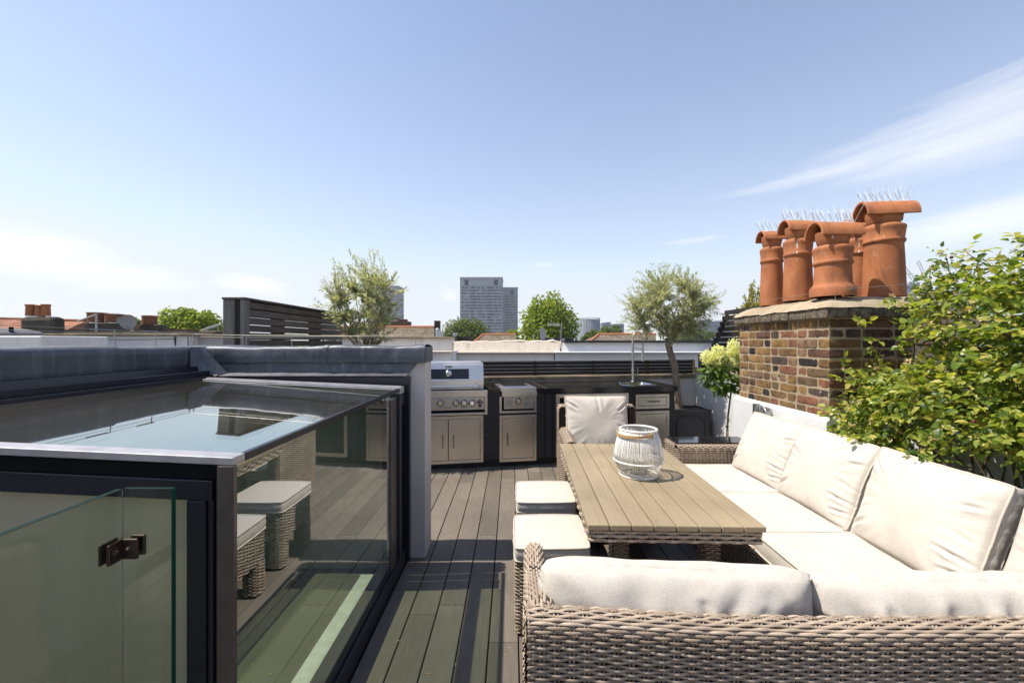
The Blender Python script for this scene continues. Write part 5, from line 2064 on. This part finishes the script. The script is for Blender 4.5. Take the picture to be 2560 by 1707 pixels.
# stray shoots that break the outline
lv, fl_, hip = MB(), MB(), MB()
tips = [((2.47, 2.28, 1.75), (2.42, 2.26, 1.97)), ((2.46, 2.6, 1.40), (2.34, 2.62, 1.78)), ((2.4, 2.55, 1.50), (2.35, 2.40, 1.90)), ((2.4, 2.75, 1.15), (2.24, 2.76, 1.62)), ((2.35, 2.72, 1.05), (2.13, 2.72, 1.34)),
        ((2.5, 2.1, 1.9), (2.50, 2.05, 1.98)), ((2.3, 2.75, .95), (2.06, 2.75, 1.05)), ((2.3, 2.6, .9), (2.02, 2.5, .93)), ((2.4, 2.8, 1.1), (2.21, 2.82, 1.25)), ((2.45, 2.0, 1.9), (2.45, 1.95, 1.94)),
        ((2.25, 2.6, .95), (2.05, 2.62, .84)), ((2.45, 2.5, 1.6), (2.38, 2.50, 1.80)), ((2.2, 2.2, .95), (2.02, 2.1, .86)), ((2.45, 2.4, 1.75), (2.44, 2.42, 2.0))]
for a, b in tips:
    a, b = np.array(a), np.array(b)
    t = np.linspace(0, 1, 9)[:, None]
    pts = a + (b - a) * t + np.array([.03, 0, .04]) * np.sin(np.pi * t) + r.normal(size=(9, 3)) * .006
    MB().tube(pts, np.linspace(.004, .0018, 9), 5).build('shoot', STEM, rb_, smooth=True)
    for p in pts[2:]:
        for _ in range(2):
            A = np.vstack([A, p + r.normal(size=3) * .012])
            Q = np.vstack([Q, unit(r.normal(size=3) + [0, 0, .3])])
    fc_ = pts[-1]
    n_ = 7
    m = MB()
    leaves(m, np.repeat(fc_[None], n_, 0), rdir(r, n_) + [0, 0, .2], rdir(r, n_), r.uniform(.016, .03, n_), r.uniform(.006, .012, n_), 'lance')
    m.build('faded_flower', DRYFLOWER, rb_)
# compound leaves of five leaflets
N = len(A)
dirs = unit(Q * [.9, .9, .4] + r.normal(size=(N, 3)) * .55 + [-.15, -.15, .02])
up = unit(np.array([-.25, -.25, 1.0]) + r.normal(size=(N, 3)) * .42 + Q * .35)
side = unit(np.cross(dirs, up))
size = r.uniform(.45, 1.3, N) * .037
for pos, s_, sc in ((1.0, 0, 1.15), (.62, 1, 1.0), (.62, -1, 1.0), (.22, 1, .8), (.22, -1, .8)):
    b = A + dirs * (.075 * pos)[..., None] if not np.isscalar(pos) else A + dirs * .072 * pos
    d = dirs * (1.0 if s_ == 0 else .55) + side * s_ * .85 + r.normal(size=(N, 3)) * .12
    leaves(lv, b, d, up + r.normal(size=(N, 3)) * .35, size * sc, size * sc * r.uniform(.66, .82, N), 'ovate', .34, .26)
# canes from the foot to the crown
canes = MB()
for k in range(30):
    y0_ = r.uniform(1.5, 2.65)
    a = np.array([2.52 + r.uniform(-.1, .1), y0_, .05])
    b = A[r.integers(0, N)]
    m1 = a + (b - a) * .35 + [r.uniform(-.06, .12), r.uniform(-.1, .1), .12]
    m2 = a + (b - a) * .75 + [r.uniform(-.02, .1), r.uniform(-.06, .06), .10]
    pts = np.array([a, m1, m2, b])
    t = np.linspace(0, 3, 14)
    pts = np.stack([np.interp(t, range(4), pts[:, j]) for j in range(3)], 1)
    for _ in range(2):
        pts[1:-1] = (pts[:-2] + pts[1:-1] * 2 + pts[2:]) / 4
    canes.tube(pts, np.linspace(r.uniform(.006, .011), .003, 14), 6)
lv.build('foliage', ROSE, rb_)
canes.build('canes', STEM, rb_, smooth=True)
for i in r.choice(N, 74, replace=False):
    p = A[i] + Q[i] * .05 + [-.02, -.03, 0]
    n_ = 9
    m = MB()
    leaves(m, np.repeat(p[None], n_, 0), rdir(r, n_) + Q[i] * .4, rdir(r, n_), r.uniform(.018, .034, n_), r.uniform(.008, .014, n_), 'lance')
    m.build('faded_flower', DRYFLOWER, rb_)
for i in r.choice(N, 44, replace=False):
    p = A[i] + Q[i] * .06 + [-.03, -.03, -.02]
    MB().ball(p, (.0085, .0085, .0095), 7).build('rose_hip', HIP, rb_, smooth=True)

# ------------------------------------------------------------------ the roofs next door
def wbox(mb, u0, u1, v0, v1, Y, depth):
    """box whose front face, at depth Y, spans the pixel rectangle u0..u1, v0..v1"""
    a, b = W(u0, v1, Y), W(u1, v0, Y)
    return mb.box(a[0], b[0], Y, Y + depth, a[2], b[2])


def wpart(name, mat, parent, u0, u1, v0, v1, Y, depth, bevel=0):
    return wbox(MB(), u0, u1, v0, v1, Y, depth).build(name, mat, parent, bevel=bevel)


struct(MB().box(-14, 16, 7.4, 30, -9.4, .9).build('neighbour_terrace', SLABGREY))


def tilted(name, mat, parent, u0, u1, v0, v1, Y, depth, back):
    """wall face leaned back towards its head, shaped to catch the sun"""
    a, b = W(u0, v1, Y), W(u1, v0, Y)
    return MB().hexa([(a[0], Y, a[2]), (b[0], Y, a[2]), (b[0], Y + depth, a[2]), (a[0], Y + depth, a[2]),
                      (a[0], Y + back, b[2]), (b[0], Y + back, b[2]), (b[0], Y + depth, b[2]), (a[0], Y + depth, b[2])]).build(name, mat, parent)


def worn_top(mb, u0, u1, v, Y, depth, drop, seed):
    """an uneven crumbling wall head"""
    a, b = W(u0, v, Y), W(u1, v, Y)
    n = max(8, int((b[0] - a[0]) / .05))
    G = np.zeros((n, 4, 3))
    for i in range(n):
        x = a[0] + (b[0] - a[0]) * i / (n - 1)
        d = fbm((x * 2, seed, 0), 2.5, 4) * .03
        z = a[2] + d
        G[i] = [(x, Y - .012, z - drop), (x, Y - .012, z), (x, Y + depth, z + .01), (x, Y + depth, z - drop)]
    return mb.grid(G[:, ::-1])


cw = thing('cream_parapet', 'peeling cream rendered parapet with a ledge beyond the kitchen fence', 'parapet wall', W(1250, 870, 9))
tilted('wall_face', CREAMOLD, cw, 1133, 1400, 855, 878, 8.98, .35, .07)
worn_top(MB(), 1132, 1402, 852.5, 9.06, .30, .03, 3).build('worn_head', CREAMOLD, cw, smooth=True)
wpart('ledge', CREAMOLD, cw, 1135, 1387, 879, 884, 8.62, .38, .01)
tilted('lower_face', WHITEOLD, cw, 1141, 1386, 885, 930, 8.66, .3, .06)
wpart('pilaster', WHITE, cw, 1131, 1140.5, 877, 930, 8.58, .4)
wpart('end_cap', CREAMOLD, cw, 1400.3, 1404, 853, 874, 9.02, .33, .03)
cw2 = thing('grey_white_parapet', 'shorter off-white parapet with dark coping behind the barbecue', 'parapet wall', W(1000, 870, 9.1))
tilted('wall_face', WHITEOLD, cw2, 840, 1131, 846, 877, 9.08, .35, .06)
wpart('dark_coping', COPING, cw2, 838, 1132, 842.3, 845.8, 9.05, .45, .01)
wpart('ledge', CREAMOLD, cw2, 860, 1130, 877.3, 882, 8.75, .34, .01)
tilted('lower_face', WHITEOLD, cw2, 860, 1129.5, 882.5, 930, 8.78, .3, .06)
wp = thing('white_parapet', 'clean bright white parapet with a lead strip on top beyond the tap and olive', 'parapet wall', W(1570, 870, 9))
tilted('wall_face', WHITE, wp, 1404.5, 1780, 857, 879, 8.98, .35, .06)
wpart('lead_strip', NAVY, wp, 1411, 1785, 851, 856.6, 8.95, .45, .006)
wpart('ledge', WHITE, wp, 1388, 1780, 879.3, 883, 8.55, .44, .01)
tilted('lower_face', WHITE, wp, 1389, 1780, 883.5, 930, 8.6, .34, .06)
bracket = MB()
p = W(1400, 868, 8.9)
lw_ = thing('white_rear_wall', 'long white neighbouring wall with sooty flat coping beyond the left lead parapet', 'wall', W(300, 855, 8))
tilted('wall_face', WHITEOLD, lw_, 105, 470, 839.5, 900, 7.96, .42, .06)
wpart('coping', COPING, lw_, 100, 478, 833.5, 839, 7.95, .55, .015)
m = MB()
for u, v0, v1, du in ((114, 841, 872, -8), (120, 841, 872, -2), (124, 841, 872, -6), (436, 840, 870, 3), (440, 840, 866, -2), (470, 842, 868, 0)):
    m.tube([W(u, v0, 7.93), W(u + du * .4, (v0 + v1) / 2, 7.92), W(u + du, v1, 7.93)], .008, 5)
m.tube([W(112, 848, 7.93), W(250, 849, 7.93), W(345, 849, 7.93), W(440, 847, 7.93)], .006, 5)
m.build('cables', DARK, lw_)
gw = thing('stained_grey_wall', 'short stained grey wall between the white wall and the slatted screen', 'wall', W(520, 855, 8.2))
wpart('wall_face', MOSSWALL, gw, 471, 700, 843, 900, 8.2, .4)
wpart('coping', COPING, gw, 471, 840, 840, 842.6, 8.15, .5, .01)
wpart('low_stack', SOOT, gw, 492, 540, 826, 840, 8.6, .25, .06)
fw = thing('flat_white_roof', 'white painted flat roof block at the far left edge', 'roof', W(40, 850, 6.6))
a, b = W(-160, 868, 6.3), W(103, 839.5, 6.3)
MB().box(a[0] - 3, b[0], 6.3, 7.35, -1, b[2]).build('roof_block', WHITEOLD, fw, bevel=.02)
m = MB()
a = W(-60, 826, 7.0)
m.tube([W(28, 839, 6.9), W(28, 817, 6.9)], .028, 10)
m.build('vent_pipe', DARK, fw)
m = MB()
m.ball(W(20, 838, 7.1), (.42, .3, .12), 12)
m.build('roof_dome', SLABGREY, fw, smooth=True)


# ------------------------------------------------------------------ chimneys and roofs on the left skyline
def far_pot(parent, u, v0, v1, Y, w, mat=OLDPOT, taper=.9):
    a, b = W(u, v1, Y), W(u, v0, Y)
    r_ = w / F * Y / 2
    h = b[2] - a[2]
    c = (a[0], Y, a[2])
    return MB().lathe([(r_, 0), (r_ * taper, h * .82), (r_ * 1.02, h * .88), (r_ * 1.05, h * .97), (r_ * .95, h), (r_ * .7, h), (r_ * .65, h * .7)], c, 18).build('chimney_pot', mat, parent, smooth=True, sharp=50)


rr_ = thing('pantile_roof', 'red pantiled roof glimpsed behind the far left chimneys', 'roof', W(130, 820, 19))
a, b = W(-40, 840, 18), W(215, 803, 20)
m = MB()
m.hexa([(a[0], 18, a[2] - .2), (b[0] * .97, 18, a[2] - .2), (b[0], 22, a[2] - .2), (a[0] - 2, 22, a[2] - .2), (a[0], 18, a[2]), (b[0] * .97, 18, a[2]), (b[0], 20, b[2]), (a[0] - 2, 20, b[2] + .12)])
m.build('tiles', REDROOF, rr_)
m = MB().tube([(a[0] - 2, 20, b[2] + .13), (b[0], 20, b[2] + .02)], .07, 8)
m.build('ridge', OLDPOT, rr_)
r2_ = thing('pantile_roof', 'small strip of red tiled roof between the two flat chimney stacks', 'roof', W(330, 822, 21))
wpart('tiles', REDROOF, r2_, 300, 350, 810, 836, 21, .3)
st1 = thing('sooty_chimney', 'rounded sooty rendered chimney with three orange pots at the far left', 'chimney', W(103, 835, 15))
wpart('stack', SOOT, st1, 46, 134, 791, 850, 15, .45, .14)
for u, v0, v1, w in ((78, 761, 790, 22), (100, 763, 791, 19), (115, 760.5, 790, 18)):
    far_pot(st1, u, v0, v1, 15.2, w, TERRA)
st2 = thing('flat_chimney', 'wide sooty chimney stack with squat brown pots and two satellite dishes', 'chimney', W(263, 830, 14))
wpart('stack', SOOT, st2, 207, 296, 807, 850, 14, .4, .03)
for u, v0, v1, w, mt in ((244, 781.5, 806, 40, BROWNBRICK), (287, 785, 806, 38, BROWNBRICK), (277, 788, 803, 21, TERRA)):
    far_pot(st2, u, v0, v1, 14.2 if w > 30 else 14.15, w, mt if w < 30 else OLDPOT, 1.0)
m = MB()
for k in range(9):
    p = W(275 + k * 3, 785, 14.2)
    m.tube([p, p + [0, 0, .05]], .004, 4)
m.build('bird_spikes', WIRE, st2)


def dish(name, lab, u, v, Y, ru, rv, mat, yaw):
    o = thing(name, lab, 'satellite dish', W(u, v, Y))
    c = W(u, v, Y)
    a_, b_ = ru / F * Y, rv / F * Y
    n, k = 28, 6
    rings = []
    for i in range(k + 1):
        f = i / k
        ring = []
        for j in range(n):
            q = 2 * np.pi * j / n
            x, z, y = b_ * f * math.cos(q) * .96, b_ * f * math.sin(q), .22 * b_ * f * f
            ring.append((c[0] + x * math.cos(yaw) + y * math.sin(yaw) * 1.0, Y + x * math.sin(yaw) - y * math.cos(yaw), c[2] + z))
        rings.append(ring)
    G = np.array(rings).transpose(1, 0, 2)
    m_ = MB()
    m_.grid(G, closed_u=True)
    G2 = G + np.array([-math.sin(yaw) * .02, .02 * math.cos(yaw), 0])
    m_.grid(G2[::-1], closed_u=True)
    m_.build('reflector', mat, o, smooth=True)
    m_ = MB()
    fp = np.array([c[0] + math.sin(yaw) * b_ * .9, Y - math.cos(yaw) * b_ * .9, c[2] - .1 * b_])
    m_.tube([c + [0, 0, -b_ * .95], fp + [0, 0, -.25 * b_], fp], .015, 6)
    m_.tube([c + [0, .03, 0], c + [0, .12, -b_ * .5], c + [0, .12, -b_ * 1.3]], .03, 8)
    m_.build('arm', WIRE, o)
    return o


dish('satellite_dish', 'large grey satellite dish at the right end of the wide sooty stack', 322, 805, 13.6, 16, 18.5, DISHGREY, R(20))
dish('satellite_dish', 'small grey satellite dish left of the large one on the stack', 301, 801, 13.8, 10, 8.5, DISHGREY, R(20))
st3 = thing('flat_chimney', 'low square sooty chimney with one round brown pot left of the green tree', 'chimney', W(381, 830, 15))
wpart('stack', SOOT, st3, 346, 395, 811, 850, 15, .42, .03)
far_pot(st3, 374, 789, 811, 15.2, 31, OLDPOT, 1.0)
m = MB()
for k in range(8):
    p = W(361 + k * 3.6, 790, 15.2)
    m.tube([p, p + [0, 0, .05]], .004, 4)
m.build('bird_spikes', WIRE, st3)
an = thing('tv_aerial', 'tilted television aerial pole on the far left chimneys', 'aerial', W(240, 800, 13.5))
m = MB()
m.tube([W(241, 835, 13.5), W(240.5, 783, 13.5)], .03, 6)
m.tube([W(195, 803, 13.5), W(240, 787, 13.5)], .03, 6)
for k in range(8):
    p = W(199 + k * 5, 801.5 - k * 1.8, 13.5)
    m.tube([p + [0, -.12, -.05], p + [0, .12, .06]], .008, 4)
m.build('aerial_rods', WIRE, an)
a2 = thing('tv_aerial', 'slanted thin aerial beside the slatted screen', 'aerial', W(530, 820, 9))
m = MB()
m.tube([W(502, 826, 9), W(553, 810, 9)], .016, 6)
m.tube([W(545, 850, 9), W(545, 812, 9)], .012, 6)
for k in range(9):
    p = W(508 + k * 5, 824.2 - k * 1.55, 9)
    m.tube([p + [0, -.1, -.06], p + [0, .1, .06]], .006, 4)
m.build('aerial_rods', WIRE, a2)
lr_ = thing('low_roof_wall', 'low brick wall top running behind the left chimneys', 'wall', W(440, 828, 17))
wpart('wall_face', BROWNBRICK, lr_, 160, 470, 823, 850, 17, .4)
wpart('coping', COPING, lr_, 160, 472, 829, 833, 12, .5)


# ------------------------------------------------------------------ roofs in the middle
def hip_roof(lab, u0, u1, ul, ur, vt, vb, Y, ridge=True):
    """hipped slate roof facing the terrace: eaves u0..u1 at vb, ridge ul..ur at vt"""
    o = thing('hipped_roof', lab, 'roof', W((u0 + u1) / 2, vb, Y))
    a, b = W(u0, vb, Y), W(u1, vb, Y)
    Yr = Y + 2.2
    c, d = W(ul, vt, Yr), W(ur, vt, Yr)
    v = [a, b, d, c, a + [0, 4.4, 0], b + [0, 4.4, 0]]
    MB().add(v, [(0, 1, 2, 3), (4, 0, 3), (1, 5, 2), (5, 4, 3, 2), (0, 4, 5, 1)]).build('slates', SLATEROOF, o)
    if ridge:
        m_ = MB().tube([c, d], .09, 8)
        if abs(ul - u0) > 2:
            m_.tube([a, c], .09, 8)
        if abs(ur - u1) > 2:
            m_.tube([b, d], .09, 8)
        m_.build('ridge_tiles', RIDGE, o)
    w = MB().box(a[0] + .2, b[0] - .2, Y + .2, Y + 4.2, -9.4, a[2] - .02)
    w.build('house_wall', BROWNBRICK, o)
    return o


hip_roof('long brown slate roof with red ridge between the left olive and the first round tree', 800, 1087, 800, 1085, 818, 850, 22)
hip_roof('brown slate hip roof with orange ridge below the grey towers', 1176, 1292, 1209, 1290, 836.5, 862, 26)
hip_roof('brown slate hip roof with orange ridge to the right below the pale tank', 1466, 1640, 1497, 1640, 836, 862, 24)
cs = thing('chimney_row', 'long brick chimney row with small pots behind the left olive', 'chimney', W(990, 810, 26))
wpart('stack', BROWNBRICK, cs, 930, 1020, 803, 830, 26, .9)
for k in range(13):
    far_pot(cs, 983 + k * 2.9 if k > 3 else 935 + k * 9, 798, 803, 26.3, 3.0, OLDPOT)
pc = thing('narrow_chimney', 'narrow dark chimney pillar with a lead flashing at its foot', 'chimney', W(1091, 820, 20))
wpart('stack', SOOT, pc, 1085.5, 1097, 803, 860, 20, .5)
wpart('pot_rim', SOOT, pc, 1084.8, 1097.8, 801.5, 803, 19.98, .54)
m = MB().lathe([(.10, 0), (.10, .35), (.0001, .42)], W(1094, 842, 19.4), 12)
m.box(*sum(([x - .12, x + .12] for x in (W(1101, 835, 19.4)[0],)), []), 19.3, 19.6, W(1101, 845, 19.4)[2], W(1101, 828, 19.4)[2])
m.build('lead_flashing', GALV, pc)
hp = thing('low_roof_pots', 'low dark roof with a small metal cowl left of the cream parapet', 'roof', W(1150, 842, 13))
m = MB()
wbox(m, 1121, 1150, 840.5, 842.5, 13, .6)
wbox(m, 1142, 1178, 842, 856, 13.2, .6)
m.build('roof_edge', SOOT, hp)
m = MB()
c = W(1137, 840.5, 13.2)
m.lathe([(.055, 0), (.055, .05), (.075, .05), (.075, .09), (.0001, .10)], c, 14)
m.build('cowl', GALV, hp, smooth=True, sharp=40)
dish('satellite_dish', 'white satellite dish standing edge-on upon the cream parapet', 1354, 836, 9.9, 9, 17, DISH, R(58))
rb2 = thing('roof_box', 'low grey roof box beside the white satellite dish', 'roof', W(1400, 848, 10.4))
wpart('box_body', NAVY, rb2, 1364, 1434, 845.5, 856, 10.4, .5, .01)
wpart('light_panel', GALV, rb2, 1377, 1384, 844, 853, 10.36, .02)
wpart('light_panel', GALV, rb2, 1400, 1412, 846, 853, 10.36, .02)
an = thing('tv_aerial', 'upright television aerial in front of the large round tree', 'aerial', W(1402, 830, 10))
m = MB()
m.tube([W(1401, 854, 10), W(1404.5, 807, 10)], .014, 6)
m.tube([W(1367, 811, 10), W(1405, 813, 10)], .010, 6)
for k in range(10):
    p = W(1370 + k * 3.2, 811.3 + k * .15, 10)
    m.tube([p + [0, -.08, -.035], p + [0, .08, .035]], .005, 4)
m.tube([W(1402, 812, 10), W(1395, 852, 10)], .004, 4)
m.build('aerial_rods', WIRE, an)
pp = thing('vent_pipe', 'thin grey vent pipe left of the white satellite dish', 'pipe', W(1333, 845, 9.6))
MB().tube([W(1333, 856, 9.6), W(1333.5, 835, 9.6)], .013, 8).build('pipe', GALV, pp)


# ------------------------------------------------------------------ towers, tank, cranes
def tower(lab, u0, u1, v0, Y, depth, floors, cores, side=True):
    a, b = W(u0, v0, Y), W(u1, v0, Y)
    top = a[2]
    o = thing('tower_block', lab, 'tower block', ((a[0] + b[0]) / 2, Y, -9.4))
    MB().box(a[0], b[0], Y, Y + depth, -9.4, top).build('concrete_body', TOWERWALL, o)
    wdt = b[0] - a[0]
    fh = (top - 7.5 + 9.4) / floors * 1.0
    for k in range(floors):
        z1 = top - 7.2 - k * fh
        if z1 - fh < -9:
            break
        MB().box(a[0] + .6, b[0] - .6, Y - .35, Y - .02, z1 - fh * .52, z1 - fh * .12).build('window_band', TOWERGLASS, o)
        MB().box(a[0] + .3, b[0] - .3, Y - .5, Y - .02, z1 - fh * 1.04, z1 - fh * .60).build('spandrel', TOWERLIGHT if k % 3 else TOWERWALL, o)
    for c0, c1 in cores:
        for k in range(floors):
            z1 = top - 7.2 - k * fh
            bf = MB().box(a[0] + wdt * c0 - .1, a[0] + wdt * c1 + .1, Y - .9, Y - .56, z1 - fh * 1.0, z1 - fh * .66).build('balcony', TOWERLIGHT, o)
            MB().box(a[0] + wdt * c0, a[0] + wdt * c1, Y - .7, Y - .55, z1 - fh * .60, z1 - fh * .05).build('recess', DARK, bf)
    m = MB()
    for f in np.linspace(0, 1, 11):
        m.box(a[0] + wdt * f - .18, a[0] + wdt * f + .18, Y - .75, Y - .52, -9, top - 1)
    m.build('pilasters', TOWERWALL, o)
    MB().box(a[0] + .5, b[0] - .5, Y - .45, Y - .02, top - 6.6, top - 1.3).build('plant_storey', TOWERLIGHT, o)
    MB().box(a[0] - .3, b[0] + .3, Y - .9, Y + depth, top - 1.2, top + .3).build('roof_edge', TOWERWALL, o)
    for f in (.14, .84) if wdt > 25 else (.62,):
        MB().box(a[0] + wdt * f - 1.6, a[0] + wdt * f + 1.6, Y - .6, Y - .46, top - 6.0, top - 1.9).build('louvre', DARK, o)
    return o


tower('tall grey slab tower block, the taller and nearer of the central pair', 1151, 1256, 694, 340, 22, 23, ((.27, .33), (.67, .73)))
tower('lower grey tower block tucked against the right of the taller one', 1257, 1294, 719, 372, 20, 22, ((.20, .34),))
tower('grey tower block half hidden behind the left olive tree', 931, 996, 715, 400, 20, 22, ((.6, .7),))
gs = thing('storage_tank', 'wide pale grey cylindrical tank on the skyline right of the large round tree', 'gasholder', W(1474, 830, 170))
c = W(1474, 834, 170)
r_ = 31.5 / F * 170
zt_ = W(0, 799, 170)[2]
MB().lathe([(r_, -9.4), (r_, zt_), (r_ * .98, zt_ + .15), (.01, zt_ + .6)], (c[0], 170 + r_, 0), 64).build('tank_shell', GASO, gs, smooth=True, sharp=40)
m = MB()
for k in range(64):
    q = 2 * np.pi * k / 64
    x, y = c[0] + r_ * 1.0 * math.cos(q), 170 + r_ + r_ * 1.0 * math.sin(q)
    m.box(x - .06, x + .06, y - .06, y + .06, zt_, zt_ + .9)
th = np.linspace(0, 2 * np.pi, 65)[:-1]
m.tube([(c[0] + r_ * math.cos(q), 170 + r_ + r_ * math.sin(q), zt_ + .85) for q in th], .06, 4, closed=True)
m.build('railing', WIRE, gs)
m = MB()
for k in range(48):
    q = 2 * np.pi * k / 48
    x, y = c[0] + r_ * 1.004 * math.cos(q), 170 + r_ + r_ * 1.004 * math.sin(q)
    m.box(x - .05, x + .05, y - .05, y + .05, -9, zt_)
m.build('ribs', GASO, gs)
for lab, u0, u1, v0, Y in (('low distant grey buildings left of the first round tree', 1020, 1086, 811, 300), ('low distant grey buildings right of the pale tank', 1505, 1560, 805, 320), ('hazy flat distant block right of the olive tree', 1690, 1840, 798, 420),
                           ('distant pale block behind the cranes beside the tallest chimney pot', 2255, 2300, 703, 260)):
    fb_ = thing('distant_building', lab, 'building', W((u0 + u1) / 2, v0, Y))
    a, b = W(u0, v0, Y), W(u1, v0, Y)
    m = MB()
    n = 5
    for k in range(n):
        x0_, x1_ = a[0] + (b[0] - a[0]) * k / n, a[0] + (b[0] - a[0]) * (k + 1) / n
        m.box(x0_, x1_ - .02, Y, Y + 20, -9.4, a[2] - rng.uniform(0, 2.2))
    m.build('walls', FARGREY if u0 < 2000 else TOWERLIGHT, fb_)
    m = MB()
    for k in range(6):
        z = a[2] - 3 - k * 3.2
        m.box(a[0] + 1, b[0] - 1, Y - .2, Y - .05, z - 1.3, z)
    m.build('window_rows', TOWERGLASS, fb_)


def crane(lab, pts, Y):
    o = thing('tower_crane', lab, 'crane', W(*pts[0], Y))
    m = MB()
    for (u0, v0), (u1, v1) in zip(pts[:-1], pts[1:]):
        a, b = W(u0, v0, Y), W(u1, v1, Y)
        d = unit(b - a)
        s = np.array([d[2], 0, -d[0]]) * 1.1
        for o_ in (s, -s):
            m.tube([a + o_, b + o_], .22, 4)
        n = max(3, int(np.linalg.norm(b - a) / 3))
        for k in range(n):
            p, q = a + (b - a) * k / n, a + (b - a) * (k + 1) / n
            m.tube([p + s * (1 if k % 2 else -1), q + s * (-1 if k % 2 else 1)], .12, 4)
    m.build('lattice', CRANE, o)
    p = W(*pts[-1], Y)
    MB().box(p[0] - 2, p[0] + 2, Y - 2, Y + 2, -9.4, p[2]).build('mast', CRANE, o)
    return o


crane('luffing crane boom leaning right behind the tallest chimney pot', ((2258, 664), (2284, 700), (2300, 720)), 330)
crane('steeper thin crane boom above the rose, right of the leaning crane', ((2295, 653), (2303, 670), (2312, 695), (2316, 715)), 360)


# ------------------------------------------------------------------ trees beyond the roofs
def far_tree(lab, u, v0, v1, half, Y, mat, seed, leaf=.26, count=6500, squash=1.0, lobes=26, shape=0):
    r = np.random.default_rng(seed)
    top, bot = W(u, v0, Y), W(u, v1, Y)
    rx = half / F * Y
    rz = (top[2] - bot[2]) / 2
    c = np.array([top[0], Y, (top[2] + bot[2]) / 2])
    o = thing('broadleaf_tree', lab, 'tree', (c[0], Y, -9.4))
    rad = np.array([rx, rx * .9, rz])
    lv = MB()
    for k in range(lobes):
        zz = 1 - 2 * (k + .5) / lobes
        aa = k * 2.39996 + seed
        q = np.array([math.sqrt(1 - zz * zz) * math.cos(aa), math.sqrt(1 - zz * zz) * math.sin(aa), zz])
        f = r.uniform(.56, .78)
        lc = c + q * rad * f
        lr = rad * r.uniform(.24, .38)
        n = count // lobes
        p = rdir(r, n)
        P = lc + p * lr * r.uniform(.55, 1.08, (n, 1))
        leaves(lv, P, p * .5 + rdir(r, n) + [0, 0, -.3], p + rdir(r, n) * .6 + [0, 0, .5], r.uniform(.6, 1.3, n) * leaf, r.uniform(.5, .9, n) * leaf, 'ovate', .2, .15)
    lv.build('crown', mat, o)
    t = MB().tube([(c[0], Y, -9.4), (c[0] + .1, Y, c[2] - rz * .9), (c[0], Y, c[2])], [.4, .3, .12], 8)
    for k in range(7):
        q = rdir(r, 1)[0]
        q[2] = abs(q[2])
        t.tube([(c[0], Y, c[2] - rz * .7), c + q * rad * .35, c + q * rad * .75], [.16, .1, .04], 6)
    t.build('trunk', BARK, o, smooth=True)
    return o


far_tree('large bright green round tree right of the grey towers', 1371, 728, 925, 79, 42, SUMMER, 101, .30, 9000, lobes=34)
far_tree('spreading dull green tree in front of the left foot of the taller tower', 1163, 790, 905, 62, 60, DULLGREEN, 102, .30, 8000, lobes=34)
far_tree('bushy bright green tree between the low chimneys and the slatted screen', 478, 766, 885, 82, 30, SUMMER, 103, .24, 7500, lobes=26)
far_tree('sliver of green tree between the satellite dish and the single-pot chimney', 344, 793, 840, 12, 40, SUMMER, 104, .24, 900, lobes=8)
far_tree('small yellow-green tree top below the lower tower', 1279, 824, 870, 22, 80, SUMMER, 105, .4, 2200, lobes=10)
far_tree('tiny green tree top left of the lower tower foot', 1243, 829, 870, 12, 80, SUMMER, 106, .4, 1100, lobes=8)
far_tree('dark green tree right of the pale tank behind the hip roof', 1530, 812, 890, 42, 90, DULLGREEN, 107, .5, 4200, lobes=16)
far_tree('mid green bushes at the foot of the pale tank', 1482, 826, 870, 30, 70, DULLGREEN, 108, .4, 3000, lobes=12)
far_tree('low green tree right end of the skyline beyond the olive', 1720, 815, 870, 60, 95, DULLGREEN, 109, .5, 3000, lobes=12)
# pale bush on the neighbour's side, left of the chimney pots
nb = thing('evergreen_bush', 'yellowish evergreen bush rising over the raked screen left of the chimney pots', 'shrub', W(1872, 760, 6.9))
r = np.random.default_rng(55)
lv, tw = MB(), MB()
root = W(1876, 850, 6.9)
for k in range(90):
    u = r.uniform(1836, 1912)
    v = 850 - r.beta(1.5, 1.0) * (155 - abs(u - 1888) * 1.6)
    tip = W(u, v, 6.9 + r.uniform(-.25, .25))
    a = root + (tip - root) * .55
    pts = np.linspace(a, tip, 6) + r.normal(size=(6, 3)) * .01
    tw.tube(pts, .004, 4)
    n = 26
    t = np.sort(r.uniform(0, 1, n))
    P = a + (tip - a) * t[:, None]
    leaves(lv, P, unit(tip - a) * .8 + rdir(r, n), rdir(r, n) + [0, 0, 1], r.uniform(.045, .075, n), r.uniform(.018, .028, n), 'ovate', .2, .1)
lv.build('foliage', BUSHLEAF, nb)
tw.build('twigs', STEM, nb)
# the far wooded skyline, one mass
r = np.random.default_rng(77)
wd = MB()
n = 26000
Y = r.uniform(420, 520, n)
x = r.uniform(-1.35, 1.35, n) * Y
hh = np.array([7 + 5 * noise.noise(Vector((a * .02, 3, 0))) + 3 * noise.noise(Vector((a * .07, 9, 0))) for a in x])
z = -9 + hh * r.uniform(.3, 1, n) ** .5
P = np.stack([x, Y, z], 1)
leaves(wd, P, rdir(r, n), rdir(r, n) + [0, -.4, .6], r.uniform(3, 6, n), r.uniform(3, 5, n))
struct(wd.build('distant_woodland', DULLGREEN), 'stuff')

# thin summer air: one even volume round everything but the sky
hz = MB().box(-900, 900, -60, 640, -10.6, 75).build('haze', None or HAZE)
struct(hz, 'stuff')
